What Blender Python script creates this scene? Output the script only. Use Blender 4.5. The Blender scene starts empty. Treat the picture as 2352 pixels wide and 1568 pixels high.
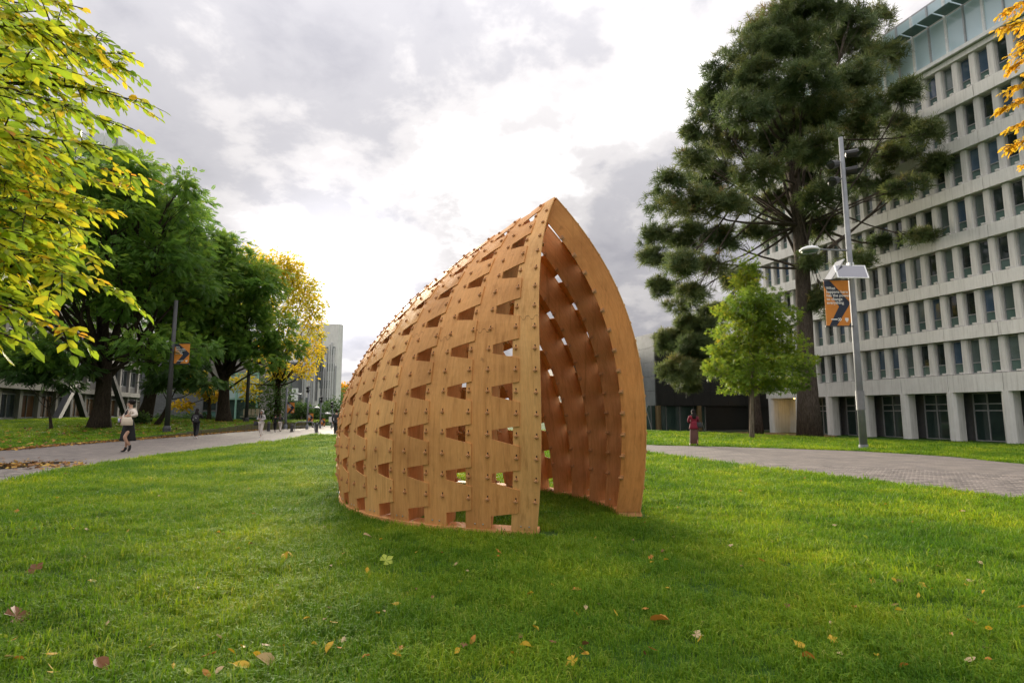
import bpy, bmesh, math, random
import numpy as np
from mathutils import Vector, Matrix, Euler

random.seed(7)
RNG = np.random.default_rng(7)
SC = bpy.context.scene
COL = SC.collection

# ------------------------------------------------------------------ camera
FPX = 1315.0                      # focal length in pixels of a 2352 px wide picture
PITCH = math.atan(163 / 1315.0)
CAMZ = 1.4
cam_d = bpy.data.cameras.new('camera')
cam_d.sensor_width = 36.0
cam_d.lens = FPX / 2352.0 * 36.0
cam_d.clip_start = 0.05
cam_d.clip_end = 3000.0
cam_d.dof.use_dof = True
cam_d.dof.focus_distance = 7.6
cam_d.dof.aperture_fstop = 5.0
cam = bpy.data.objects.new('camera', cam_d)
COL.objects.link(cam)
cam.location = (0, 0, CAMZ)
cam.rotation_euler = (math.radians(90) + PITCH, 0, 0)
SC.camera = cam

# ------------------------------------------------------------------ world, sun, exposure
SUN_AZ, SUN_EL = math.radians(-17.0), math.radians(12.0)
SUN_DIR = Vector((math.sin(SUN_AZ) * math.cos(SUN_EL), math.cos(SUN_AZ) * math.cos(SUN_EL), math.sin(SUN_EL)))
world = bpy.data.worlds.new('World')
SC.world = world
world.use_nodes = True
wt = world.node_tree
wt.nodes.clear()


def wn(kind, **kw):
    n = wt.nodes.new(kind)
    for k, v in kw.items():
        setattr(n, k, v)
    return n


def wmath(op, a, b=None, c=None, clamp=False):
    n = wn('ShaderNodeMath', operation=op, use_clamp=clamp)
    for i, v in enumerate((a, b, c)):
        if v is None:
            continue
        if isinstance(v, (int, float)):
            n.inputs[i].default_value = v
        else:
            wt.links.new(v, n.inputs[i])
    return n.outputs[0]


def wmix(f, a, b):
    n = wn('ShaderNodeMix', data_type='RGBA')
    for s, v in ((n.inputs[0], f), (n.inputs[6], a), (n.inputs[7], b)):
        if isinstance(v, (int, float)):
            s.default_value = v
        elif isinstance(v, tuple):
            s.default_value = (*v, 1)
        else:
            wt.links.new(v, s)
    return n.outputs[2]


tc = wn('ShaderNodeTexCoord')
sep = wn('ShaderNodeSeparateXYZ')
wt.links.new(tc.outputs['Generated'], sep.inputs[0])
zc = wmath('MAXIMUM', sep.outputs[2], 0.0)
den = wmath('ADD', zc, 0.30)
px = wmath('DIVIDE', sep.outputs[0], den)
py = wmath('DIVIDE', sep.outputs[1], den)
comb = wn('ShaderNodeCombineXYZ')
wt.links.new(px, comb.inputs[0])
wt.links.new(py, comb.inputs[1])


def wnoise(scale, detail, rough, off, dist=0.0):
    mp = wn('ShaderNodeMapping')
    mp.inputs['Location'].default_value = off
    wt.links.new(comb.outputs[0], mp.inputs[0])
    n = wn('ShaderNodeTexNoise')
    n.inputs['Scale'].default_value = scale
    n.inputs['Detail'].default_value = detail
    n.inputs['Roughness'].default_value = rough
    n.inputs['Distortion'].default_value = dist
    wt.links.new(mp.outputs[0], n.inputs[0])
    return n.outputs[0]


def wramp(v, stops):
    r = wn('ShaderNodeValToRGB')
    r.color_ramp.interpolation = 'EASE'
    e = r.color_ramp.elements
    e[0].position, e[0].color = stops[0][0], (*stops[0][1], 1)
    e[1].position, e[1].color = stops[-1][0], (*stops[-1][1], 1)
    for p, c in stops[1:-1]:
        x = e.new(p)
        x.color = (*c, 1)
    wt.links.new(v, r.inputs[0])
    return r.outputs[0]


big = wnoise(1.5, 3.0, 0.5, (35.2, 3.9, 1.2), 0.35)
mid = wnoise(3.2, 6.0, 0.55, (8.7, 38.6, 3.9), 0.3)
fine = wnoise(8.0, 8.0, 0.6, (7.3, 2.2, 4.0), 0.2)
thick = wmath('ADD', wmath('MULTIPLY', big, 0.46), wmath('ADD', wmath('MULTIPLY', mid, 0.36), wmath('MULTIPLY', fine, 0.18)))
cloud = wramp(thick, [(0.345, (0.84, 0.82, 0.80)), (0.435, (0.60, 0.585, 0.58)), (0.49, (0.42, 0.405, 0.408)), (0.545, (0.315, 0.309, 0.327)), (0.64, (0.255, 0.252, 0.276))])
# forward scattering: the cloud deck is brightest round the veiled sun
dotn = wn('ShaderNodeVectorMath', operation='DOT_PRODUCT')
wt.links.new(tc.outputs['Generated'], dotn.inputs[0])
dotn.inputs[1].default_value = SUN_DIR
sd = wmath('MAXIMUM', dotn.outputs['Value'], 0.0)
glow = wmath('ADD', wmath('MULTIPLY', wmath('POWER', sd, 6.0), 0.05), wmath('MULTIPLY', wmath('POWER', sd, 110.0), 1.5))
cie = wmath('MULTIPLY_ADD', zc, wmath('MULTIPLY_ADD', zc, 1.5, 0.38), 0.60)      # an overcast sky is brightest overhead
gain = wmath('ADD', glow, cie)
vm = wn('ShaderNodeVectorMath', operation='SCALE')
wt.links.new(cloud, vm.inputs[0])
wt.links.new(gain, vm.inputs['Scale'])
sky = wn('ShaderNodeTexSky', sky_type='NISHITA')
sky.sun_disc = False
sky.sun_elevation = SUN_EL
sky.sun_rotation = SUN_AZ
sky.air_density, sky.dust_density = 1.2, 2.0
skys = wn('ShaderNodeVectorMath', operation='SCALE')
wt.links.new(sky.outputs[0], skys.inputs[0])
skys.inputs['Scale'].default_value = 0.10
gap = wramp(wnoise(1.7, 5.0, 0.55, (1.2, 5.4, 8.0), 0.3), [(0.60, (0, 0, 0)), (0.72, (0.55, 0.55, 0.55))])
gsep = wn('ShaderNodeSeparateColor')
wt.links.new(gap, gsep.inputs[0])
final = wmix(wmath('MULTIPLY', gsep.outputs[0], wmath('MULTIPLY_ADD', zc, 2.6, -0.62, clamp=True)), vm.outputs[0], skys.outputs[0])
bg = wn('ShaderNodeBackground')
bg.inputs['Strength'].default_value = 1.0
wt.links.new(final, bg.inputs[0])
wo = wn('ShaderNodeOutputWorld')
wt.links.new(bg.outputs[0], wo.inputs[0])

sun_d = bpy.data.lights.new('sun', 'SUN')
sun_d.energy = 4.8
sun_d.angle = math.radians(24)
sun_d.color = (1.0, 0.90, 0.72)
sun = bpy.data.objects.new('sun', sun_d)
COL.objects.link(sun)
sun.rotation_euler = (-SUN_DIR).to_track_quat('-Z', 'Y').to_euler()

SC.view_settings.view_transform = 'Standard'
SC.view_settings.look = 'None'
SC.view_settings.gamma = 1.0
SC.view_settings.exposure = 1.0
SC.render.engine = 'CYCLES'
SC.cycles.use_denoising = True
SC.cycles.max_bounces = 4
SC.cycles.diffuse_bounces = 3
SC.cycles.glossy_bounces = 2
SC.cycles.transmission_bounces = 3
SC.cycles.transparent_max_bounces = 6
SC.cycles.caustics_reflective = False
SC.cycles.caustics_refractive = False

# ------------------------------------------------------------------ helpers
AX = Vector((-0.290, 0.957, 0.0)).normalized()     # the way the street and the facades run
RV = Vector((AX.y, -AX.x, 0.0))                    # square to it, to the right


def smooth(t):
    t = np.clip(t, 0, 1)
    return t * t * (3 - 2 * t)


def gz(x, y):
    """height of the open ground"""
    q = np.asarray(x) * RV.x + np.asarray(y) * RV.y
    return -0.49 * smooth((q - 21.0) / 17.0)


def ray(X, Y):
    u, v = (X - 1176) / FPX, (784 - Y) / FPX
    return np.array([u, math.cos(PITCH) - v * math.sin(PITCH), math.sin(PITCH) + v * math.cos(PITCH)])


def gnd(X, Y, z=None):
    """the ground point seen at a picture position (2352 px wide)"""
    d = ray(X, Y)
    zz = 0.0 if z is None else z
    for _ in range(12):
        t = (zz - CAMZ) / d[2]
        if z is not None:
            break
        zz = float(gz(d[0] * t, d[1] * t))
    return Vector((d[0] * t, d[1] * t, zz))


def at(X, Y, dep):
    """the point seen at (X, Y) whose world y is dep"""
    d = ray(X, Y)
    t = dep / d[1]
    return Vector((d[0] * t, dep, CAMZ + d[2] * t))


def link(name, data, parent=None):
    o = bpy.data.objects.new(name, data)
    COL.objects.link(o)
    if parent is not None:
        o.parent = parent
    return o


def mesh(name, verts, faces, mat=None, smooth_=False):
    me = bpy.data.meshes.new(name)
    me.from_pydata([tuple(v) for v in verts], [], [tuple(f) for f in faces])
    mats = mat if isinstance(mat, (list, tuple)) else ([mat] if mat else [])
    for m in mats:
        me.materials.append(m)
    me.polygons.foreach_set('use_smooth', [bool(smooth_)] * len(me.polygons))
    me.update()
    return me


def npmesh(name, V, Fq, mat=None, smooth_=False, matidx=None):
    """numpy vertices and equal-length polygons"""
    V = np.asarray(V, np.float32).reshape(-1, 3)
    Fq = np.asarray(Fq, np.int32)
    me = bpy.data.meshes.new(name)
    me.vertices.add(len(V))
    me.vertices.foreach_set('co', V.ravel())
    n, k = Fq.shape
    me.loops.add(n * k)
    me.loops.foreach_set('vertex_index', Fq.ravel())
    me.polygons.add(n)
    me.polygons.foreach_set('loop_start', np.arange(0, n * k, k, dtype=np.int32))
    me.polygons.foreach_set('use_smooth', np.full(n, bool(smooth_)))
    for m in (mat if isinstance(mat, (list, tuple)) else [mat]):
        if m:
            me.materials.append(m)
    if matidx is not None:
        me.polygons.foreach_set('material_index', np.asarray(matidx, np.int32))
    me.update(calc_edges=True)
    return me


class MB:
    """collects simple solids into one mesh"""

    def __init__(self):
        self.v, self.f = [], []

    def add(self, v, f):
        n = len(self.v)
        self.v += [Vector(p) for p in v]
        self.f += [tuple(i + n for i in q) for q in f]
        return self

    def box(self, c, s, M=None):
        c, hx, hy, hz = Vector(c), s[0] / 2, s[1] / 2, s[2] / 2
        v = [Vector((sx * hx, sy * hy, sz * hz)) for sz in (-1, 1) for sy in (-1, 1) for sx in (-1, 1)]
        if M is not None:
            v = [M @ p for p in v]
        return self.add([p + c for p in v], [(0, 2, 3, 1), (4, 5, 7, 6), (0, 1, 5, 4), (2, 6, 7, 3), (0, 4, 6, 2), (1, 3, 7, 5)])

    def bar(self, a, b, w, h, up=(0, 0, 1)):
        a, b = Vector(a), Vector(b)
        d = b - a
        y = d.normalized()
        x = y.cross(Vector(up))
        if x.length < 1e-4:
            x = y.cross(Vector((1, 0, 0)))
        x.normalize()
        z = x.cross(y)
        return self.box((a + b) / 2, (w, d.length, h), Matrix((x, y, z)).transposed())

    def tube(self, pts, rad, n=8, cap=True):
        pts = [Vector(p) for p in pts]
        rad = rad if isinstance(rad, (list, tuple)) else [rad] * len(pts)
        base = len(self.v)
        ref = None
        for i, p in enumerate(pts):
            d = (pts[min(i + 1, len(pts) - 1)] - pts[max(i - 1, 0)])
            d = d.normalized() if d.length > 1e-9 else Vector((0, 0, 1))
            if ref is None:
                ref = Vector((1, 0, 0)) if abs(d.x) < 0.8 else Vector((0, 1, 0))
            x = (ref - d * ref.dot(d)).normalized()
            ref = x
            y = d.cross(x)
            for k in range(n):
                a = 2 * math.pi * k / n
                self.v.append(p + (x * math.cos(a) + y * math.sin(a)) * rad[i])
        for i in range(len(pts) - 1):
            for k in range(n):
                a, b = base + i * n + k, base + i * n + (k + 1) % n
                self.f.append((a, b, b + n, a + n))
        if cap:
            self.f.append(tuple(base + k for k in reversed(range(n))))
            self.f.append(tuple(base + (len(pts) - 1) * n + k for k in range(n)))
        return self

    def lathe(self, prof, c=(0, 0, 0), n=12):
        c = Vector(c)
        base = len(self.v)
        for r, z in prof:
            for k in range(n):
                a = 2 * math.pi * k / n
                self.v.append(c + Vector((r * math.cos(a), r * math.sin(a), z)))
        for i in range(len(prof) - 1):
            for k in range(n):
                a, b = base + i * n + k, base + i * n + (k + 1) % n
                self.f.append((a, b, b + n, a + n))
        self.f.append(tuple(base + k for k in reversed(range(n))))
        self.f.append(tuple(base + (len(prof) - 1) * n + k for k in range(n)))
        return self

    def prism(self, poly, z0, z1):
        n = len(poly)
        v = [(p[0], p[1], z0) for p in poly] + [(p[0], p[1], z1) for p in poly]
        f = [tuple(reversed(range(n))), tuple(range(n, 2 * n))]
        f += [(i, (i + 1) % n, n + (i + 1) % n, n + i) for i in range(n)]
        return self.add(v, f)

    def mesh(self, name, mat=None, smooth_=False):
        return mesh(name, self.v, self.f, mat, smooth_)

    def build(self, name, mat=None, parent=None, smooth_=False):
        return link(name, self.mesh(name, mat, smooth_), parent)


def tag(o, label=None, cat=None, group=None, kind=None):
    for k, v in (('label', label), ('category', cat), ('group', group), ('kind', kind)):
        if v:
            o[k] = v
    return o


def empty(name, loc, label=None, cat=None, group=None, rz=0.0):
    o = link(name, None)
    o.location = loc
    o.rotation_euler = (0, 0, rz)
    o.empty_display_size = 0.2
    return tag(o, label, cat, group)


def copy_tree(o, parent=None):
    c = o.copy()
    COL.objects.link(c)
    c.parent = parent
    for ch in list(o.children):
        copy_tree(ch, c)
    return c


# ------------------------------------------------------------------ materials
class Mat:
    def __init__(self, name):
        self.m = bpy.data.materials.new(name)
        self.m.use_nodes = True
        self.t = self.m.node_tree
        self.p = self.t.nodes['Principled BSDF']
        self.out = self.t.nodes['Material Output']

    def n(self, kind, **kw):
        x = self.t.nodes.new(kind)
        for k, v in kw.items():
            setattr(x, k, v)
        return x

    def l(self, a, b):
        self.t.links.new(a, b)

    def noise(self, scale, detail=4, rough=0.55, stretch=None, coord='Object', dist=0.0):
        tcn = self.n('ShaderNodeTexCoord')
        mp = self.n('ShaderNodeMapping')
        if stretch:
            mp.inputs['Scale'].default_value = stretch
        self.l(tcn.outputs[coord], mp.inputs[0])
        x = self.n('ShaderNodeTexNoise')
        x.inputs['Scale'].default_value = scale
        x.inputs['Detail'].default_value = detail
        x.inputs['Roughness'].default_value = rough
        x.inputs['Distortion'].default_value = dist
        self.l(mp.outputs[0], x.inputs[0])
        return x.outputs[0]

    def ramp(self, v, stops):
        r = self.n('ShaderNodeValToRGB')
        e = r.color_ramp.elements
        e[0].position, e[0].color = stops[0][0], (*stops[0][1], 1)
        e[1].position, e[1].color = stops[-1][0], (*stops[-1][1], 1)
        for p, c in stops[1:-1]:
            x = e.new(p)
            x.color = (*c, 1)
        self.l(v, r.inputs[0])
        return r.outputs[0]

    def mix(self, f, a, b, blend='MIX'):
        x = self.n('ShaderNodeMix', data_type='RGBA', blend_type=blend)
        for s, v in ((x.inputs[0], f), (x.inputs[6], a), (x.inputs[7], b)):
            if isinstance(v, (int, float)):
                s.default_value = v
            elif isinstance(v, tuple):
                s.default_value = (*v, 1)
            else:
                self.l(v, s)
        return x.outputs[2]

    def rnd(self):
        return self.n('ShaderNodeObjectInfo').outputs['Random']

    def hsv(self, c, val=None, hue=None):
        x = self.n('ShaderNodeHueSaturation')
        self.l(c, x.inputs['Color'])
        for nm, v in (('Value', val), ('Hue', hue)):
            if v is not None:
                self.l(v, x.inputs[nm])
        return x.outputs[0]

    def maprange(self, v, a, b, c=0.0, d=1.0):
        x = self.n('ShaderNodeMapRange')
        self.l(v, x.inputs[0])
        for i, k in enumerate((c, d, a, b)):
            x.inputs[i + 1].default_value = k
        return x.outputs[0]

    def base(self, c):
        if isinstance(c, tuple):
            self.p.inputs['Base Color'].default_value = (*c, 1)
        else:
            self.l(c, self.p.inputs['Base Color'])
        return self

    def bump(self, h, strength=0.3, dist=0.02):
        b = self.n('ShaderNodeBump')
        b.inputs['Strength'].default_value = strength
        b.inputs['Distance'].default_value = dist
        self.l(h, b.inputs['Height'])
        self.l(b.outputs[0], self.p.inputs['Normal'])
        return self

    def set(self, rough=None, metal=None, spec=None, coat=None):
        for k, v in (('Roughness', rough), ('Metallic', metal), ('Specular IOR Level', spec), ('Coat Weight', coat)):
            if v is not None:
                self.p.inputs[k].default_value = v
        return self


def plain(name, c, rough=0.6, metal=0.0, var=0.12, scale=6.0, bump=0.0, spec=0.5):
    m = Mat(name)
    nz = m.noise(scale, 5, 0.6)
    lo = tuple(x * (1 - var) for x in c)
    hi = tuple(min(1, x * (1 + var)) for x in c)
    m.base(m.ramp(nz, [(0.3, lo), (0.7, hi)])).set(rough, metal, spec)
    if bump:
        m.bump(nz, bump, 0.01)
    return m.m


def leafy(name, stops, trans=0.45, rough=0.5, facevar=0.0, spec=0.35):
    """leaf: colour by a per-leaf random attribute, light through the blade"""
    m = Mat(name)
    a = m.n('ShaderNodeAttribute', attribute_name='tone')
    col = m.ramp(a.outputs['Fac'], stops)
    m.base(col).set(rough, 0, spec)
    tr = m.n('ShaderNodeBsdfTranslucent')
    tcol = m.mix(0.5, col, (1.0, 1.0, 0.35), 'MULTIPLY')
    br = m.n('ShaderNodeBrightContrast')
    br.inputs['Bright'].default_value = 0.02
    m.l(tcol, br.inputs[0])
    m.l(br.outputs[0], tr.inputs[0])
    mx = m.n('ShaderNodeMixShader')
    mx.inputs[0].default_value = trans
    m.l(m.p.outputs[0], mx.inputs[1])
    m.l(tr.outputs[0], mx.inputs[2])
    m.l(mx.outputs[0], m.out.inputs[0])
    return m.m


def wchild(name, data, parent):
    """child whose mesh is given in world coordinates; parent is an unrotated Empty"""
    o = link(name, data, parent)
    o.matrix_parent_inverse = Matrix.Translation(-Vector(parent.location))
    return o


# ------------------------------------------------------------------ ground, paths
def soil_mat():
    m = Mat('turf_soil')
    a = m.noise(0.35, 5, 0.6)
    b = m.noise(9.0, 6, 0.7)
    c1 = m.ramp(b, [(0.25, (0.018, 0.045, 0.008)), (0.55, (0.035, 0.085, 0.012)), (0.8, (0.075, 0.11, 0.022))])
    c2 = m.ramp(a, [(0.35, (0.75, 0.8, 0.7)), (0.7, (1.15, 1.15, 1.0))])
    m.base(m.mix(1.0, c1, c2, 'MULTIPLY')).set(0.9, 0, 0.15).bump(b, 0.8, 0.03)
    return m.m


M_SOIL = soil_mat()


def ground_sheet():
    # one sheet out to the horizon, finer near the camera
    xs = np.unique(np.concatenate([np.linspace(-900, 900, 37), np.linspace(-70, 70, 71)]))
    ys = np.unique(np.concatenate([np.linspace(-300, 1800, 43), np.linspace(-4, 100, 53)]))
    X, Y = np.meshgrid(xs, ys)
    V = np.stack([X, Y, gz(X, Y)], -1).reshape(-1, 3)
    nx = len(xs)
    i, j = np.meshgrid(np.arange(nx - 1), np.arange(len(ys) - 1))
    a = (j * nx + i).ravel()
    tag(link('ground', npmesh('ground', V, np.stack([a, a + 1, a + nx + 1, a + nx], 1), M_SOIL, True)), 'green lawn ground reaching to the horizon', kind='structure')


ground_sheet()


def paving_mat():
    m = Mat('paving')
    tcn = m.n('ShaderNodeTexCoord')
    mp = m.n('ShaderNodeMapping')
    mp.inputs['Rotation'].default_value = (0, 0, 0.3)
    m.l(tcn.outputs['Object'], mp.inputs[0])
    br = m.n('ShaderNodeTexBrick')
    br.inputs['Scale'].default_value = 1.0
    br.inputs['Brick Width'].default_value = 0.25
    br.inputs['Row Height'].default_value = 0.125
    br.inputs['Mortar Size'].default_value = 0.006
    br.inputs['Color1'].default_value = (0.14, 0.12, 0.108, 1)
    br.inputs['Color2'].default_value = (0.195, 0.166, 0.15, 1)
    br.inputs['Mortar'].default_value = (0.09, 0.08, 0.07, 1)
    m.l(mp.outputs[0], br.inputs[0])
    nz = m.noise(1.3, 5, 0.6)
    c = m.mix(1.0, br.outputs[0], m.ramp(nz, [(0.3, (0.72, 0.72, 0.74)), (0.7, (1.15, 1.12, 1.08))]), 'MULTIPLY')
    m.base(c).set(0.75, 0, 0.35).bump(br.outputs['Fac'], -0.3, 0.01)
    return m.m


def paver_mat():
    m = Mat('paver')
    nz = m.noise(1.3, 5, 0.6, coord='Object')
    n2 = m.noise(60, 4, 0.7)
    at_ = m.n('ShaderNodeAttribute', attribute_name='tone')
    c = m.ramp(at_.outputs['Fac'], [(0.0, (.12, .103, .094)), (0.5, (.175, .15, .136)), (1.0, (.235, .20, .18))])
    c = m.mix(1.0, c, m.ramp(nz, [(0.3, (0.74, 0.74, 0.76)), (0.7, (1.12, 1.1, 1.06))]), 'MULTIPLY')
    c = m.mix(1.0, c, m.ramp(n2, [(0.25, (0.8, 0.8, 0.8)), (0.75, (1.15, 1.15, 1.15))]), 'MULTIPLY')
    m.base(c).set(0.72, 0, 0.35).bump(n2, 0.25, 0.004)
    return m.m


M_PAVE, M_PAVER = paving_mat(), paver_mat()
G = lambda *pts: [gnd(x, y) for x, y in pts]
left_near = [Vector((-14.2, 7.0, 0))] + G((0, 1110.7), (132, 1080), (257, 1061.7), (389, 1043), (555, 1022.7), (677, 1006.5), (721, 997.5))
left_far = [Vector((-32.0, 15.0, 0))] + G((0, 1034.6), (135, 1022.7), (271, 1012.6), (406, 1002.4), (541.6, 991.5), (589, 988.0))
right_near = [Vector((11.2, 4.0, 0))] + G((2352, 1149.8), (2210.7, 1131.8), (2010, 1105.7), (1809.7, 1081.6), (1649, 1061.6), (1481, 1038)) + [Vector((1.4, 25.6, 0)), Vector((-5.0, 31.0, 0))]
right_far = [Vector((18.0, 6.0, 0))] + G((2352, 1065.6), (2170.6, 1047.5), (1970, 1035.5), (1729.5, 1027.5), (1485, 1021.5)) + [Vector((1.0, 31.8, 0)), Vector((-2.0, 42.0, 0))]


def sheet(name, poly, z, mat, label):
    bm = bmesh.new()
    vs = [bm.verts.new((p[0], p[1], 0)) for p in poly]
    bm.faces.new(vs)
    bmesh.ops.triangulate(bm, faces=bm.faces[:])
    for _ in range(3):
        bmesh.ops.subdivide_edges(bm, edges=[e for e in bm.edges if e.calc_length() > 2.5], cuts=1)
        bmesh.ops.triangulate(bm, faces=bm.faces[:])
    for v in bm.verts:
        v.co.z = float(gz(v.co.x, v.co.y)) + z
    bmesh.ops.recalc_face_normals(bm, faces=bm.faces[:])
    if sum(f.normal.z for f in bm.faces) < 0:
        bmesh.ops.reverse_faces(bm, faces=bm.faces[:])
    me = bpy.data.meshes.new(name)
    bm.to_mesh(me)
    bm.free()
    me.materials.append(mat)
    return tag(link(name, me), label, kind='structure')


poly_left = left_near + list(reversed(left_far))
poly_right = right_near + list(reversed(right_far))
path_left = sheet('path', poly_left, 0.004, M_PAVE, 'grey paved path on the left running away under the trees')
path_right = sheet('path', poly_right, 0.004, M_PAVE, 'grey paved path on the right curving past the lamp post')
lf, ln_ = left_far[-1], left_near[-1]
plaza = sheet('plaza', [ln_ + Vector((0, 0.02, 0)), right_near[-1] + Vector((0.02, 0.02, 0)), right_far[-1] + Vector((0.03, 0, 0)), Vector((-6, 58, 0)), Vector((-16, 62, 0)), Vector((-30, 62, 0)), lf + Vector((-.05, .05, 0))], 0.003, M_PAVE, 'pale paved crossing where the two paths meet')


def in_poly(x, y, poly):
    c = np.zeros(np.shape(x), bool)
    n = len(poly)
    for i in range(n):
        x1, y1, x2, y2 = poly[i][0], poly[i][1], poly[(i + 1) % n][0], poly[(i + 1) % n][1]
        hit = ((y1 > y) != (y2 > y)) & (x < (x2 - x1) * (y - y1) / (y2 - y1 + 1e-12) + x1)
        c ^= hit
    return c


def pavers(path, poly, maxd, nparts):
    ang = -0.30
    ca, sa = math.cos(ang), math.sin(ang)
    W, D = 0.25, 0.125
    i, j = np.meshgrid(np.arange(-200, 200), np.arange(-40, 260))
    i, j = i.ravel(), j.ravel()
    lx, ly = (i + 0.5 * (j % 2)) * W, j * D
    x, y = lx * ca + ly * -sa, lx * sa + ly * ca
    d = np.hypot(x, y)
    k = in_poly(x, y, poly) & (d < maxd) & (y > 5) & (np.abs(x) < y * 0.95 + 0.4)
    x, y, d = x[k], y[k], d[k]
    o = np.argsort(d)
    x, y = x[o], y[o]
    n = len(x)
    hw, hd, b = W / 2 - 0.004, D / 2 - 0.004, 0.006
    # bevelled block: 8 top and rim corners
    T = np.array([(-hw + b, -hd + b, .012), (hw - b, -hd + b, .012), (hw - b, hd - b, .012), (-hw + b, hd - b, .012), (-hw, -hd, .004), (hw, -hd, .004), (hw, hd, .004), (-hw, hd, .004)])
    Fc = [(0, 1, 2, 3), (4, 5, 1, 0), (5, 6, 2, 1), (6, 7, 3, 2), (7, 4, 0, 3)]
    R = np.array([[ca, -sa, 0], [sa, ca, 0], [0, 0, 1]])
    T = T @ R.T
    metas = []
    for t in range(5):
        me = npmesh('paver', T, Fc, M_PAVER)
        at_ = me.attributes.new('tone', 'FLOAT', 'POINT')
        at_.data.foreach_set('value', np.full(8, t / 4, np.float32))
        metas.append(me)
    for q in range(min(nparts, n)):
        p = link('paver', metas[random.randrange(5)], path)
        p.location = (x[q], y[q], float(gz(x[q], y[q])) + random.uniform(-0.001, 0.002))
    x, y = x[nparts:], y[nparts:]
    n = len(x)
    if n:
        V = T[None] + np.stack([x, y, gz(x, y) + RNG.uniform(-.001, .002, n)], -1)[:, None, :]
        Fq = np.array(Fc)[None] + (np.arange(n) * 8)[:, None, None]
        me = npmesh('paving_stones', V, Fq.reshape(-1, 4), M_PAVER)
        at_ = me.attributes.new('tone', 'FLOAT', 'POINT')
        at_.data.foreach_set('value', np.repeat(RNG.random(n), 8).astype(np.float32))
        tag(link('paving_stones', me, path), kind='stuff')


pavers(path_right, poly_right, 17.5, 300)
pavers(path_left, poly_left, 19.0, 300)

# raised lawn behind the kerb on the left, held by a low mossy wall
bank_edge = [p.copy() for p in left_far] + [gnd(650, 984.5), gnd(700, 983)]
bank_h = [0.04, 0.05, 0.05, 0.07, 0.16, 0.40, 0.52, 0.54, 0.5]
bx = np.array([p.x for p in bank_edge])
by = np.array([p.y for p in bank_edge])


def bank_z(x, y):
    """height of the raised lawn: edge height plus a gentle rise away from the path"""
    x, y = np.asarray(x, float), np.asarray(y, float)
    best = np.full(x.shape, 1e9)
    h = np.zeros(x.shape)
    for i in range(len(bx) - 1):
        ax, ay, dx, dy = bx[i], by[i], bx[i + 1] - bx[i], by[i + 1] - by[i]
        t = np.clip(((x - ax) * dx + (y - ay) * dy) / (dx * dx + dy * dy), 0, 1)
        d = np.hypot(x - ax - t * dx, y - ay - t * dy)
        k = d < best
        best = np.where(k, d, best)
        h = np.where(k, bank_h[i] * (1 - t) + bank_h[i + 1] * t, h)
    return h + 0.012 * np.minimum(best, 30)


def bz(X, Y, dep):
    p = at(X, Y, dep)
    p.z = float(bank_z(p.x, p.y))
    return p


def bank():
    rows = []
    nrm = Vector((-AX.y, AX.x, 0))
    fine = []
    for i in range(len(bank_edge) - 1):
        for k in range(6):
            fine.append(bank_edge[i].lerp(bank_edge[i + 1], k / 6))
    fine.append(bank_edge[-1])
    V, Fq = [], []
    offs = [0.02, 0.5, 1.5, 3, 6, 10, 16, 24, 36]
    dirv = Vector((-0.80, 0.60, 0))
    for p in fine:
        for o in offs:
            q = p + dirv * o
            V.append((q.x, q.y, float(bank_z(q.x, q.y))))
    n = len(offs)
    for i in range(len(fine) - 1):
        for k in range(n - 1):
            Fq.append((i * n + k, (i + 1) * n + k, (i + 1) * n + k + 1, i * n + k + 1))
    me = npmesh('lawn', V, Fq, M_SOIL, True)
    tag(link('lawn', me), 'raised lawn under the big trees beyond the left path', kind='structure')
    # wall along the edge
    m = Mat('mossy_stone')
    n1, n2 = m.noise(2.2, 6, 0.65), m.noise(14, 5, 0.7)
    m.base(m.mix(m.maprange(n1, 0, 1, .35, .65), m.ramp(n2, [(.3, (.06, .05, .035)), (.7, (.16, .14, .11))]), m.ramp(n2, [(.3, (.05, .07, .012)), (.7, (.16, .15, .03))]))).set(.9, 0, .2).bump(n2, .8, .03)
    wall = empty('retaining_wall', fine[18], 'low mossy stone wall holding up the lawn beside the left path', 'wall')
    i = 10
    while i < len(fine) - 1:
        a, b = fine[i], fine[i + 1]
        d = (b - a)
        nn = max(1, int(d.length / 1.3))
        for k in range(nn):
            p, q = a + d * (k / nn), a + d * ((k + 1) / nn)
            hh = float(bank_z((p.x + q.x) / 2, (p.y + q.y) / 2)) + random.uniform(-.015, .02)
            e = d.normalized() * 0.012
            mb = MB().bar(p + e + Vector((0, 0, hh / 2)), q - e + Vector((0, 0, hh / 2)), 0.22 + random.uniform(-.02, .02), hh + .06)
            wchild('stone', mb.mesh('stone', m.m), wall)
        i += 1


bank()

# ------------------------------------------------------------------ the plywood pavilion
Qp = dict(ox=1.0096, oy=7.383, ang=.7106, a0=.9633, a1=.8505, a2=-.1191, L=6.0437, h0=4.2326, h1=.0989, l0=.1962, l1=.2553, p=2.3311, b0=.0554, b1=-.0087, qq=1.1666, m=1.5102, pk=1.5719, co=.1593, lk=-1.5159, c2=-.5734)
CA, SA = math.cos(Qp['ang']), math.sin(Qp['ang'])


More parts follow.
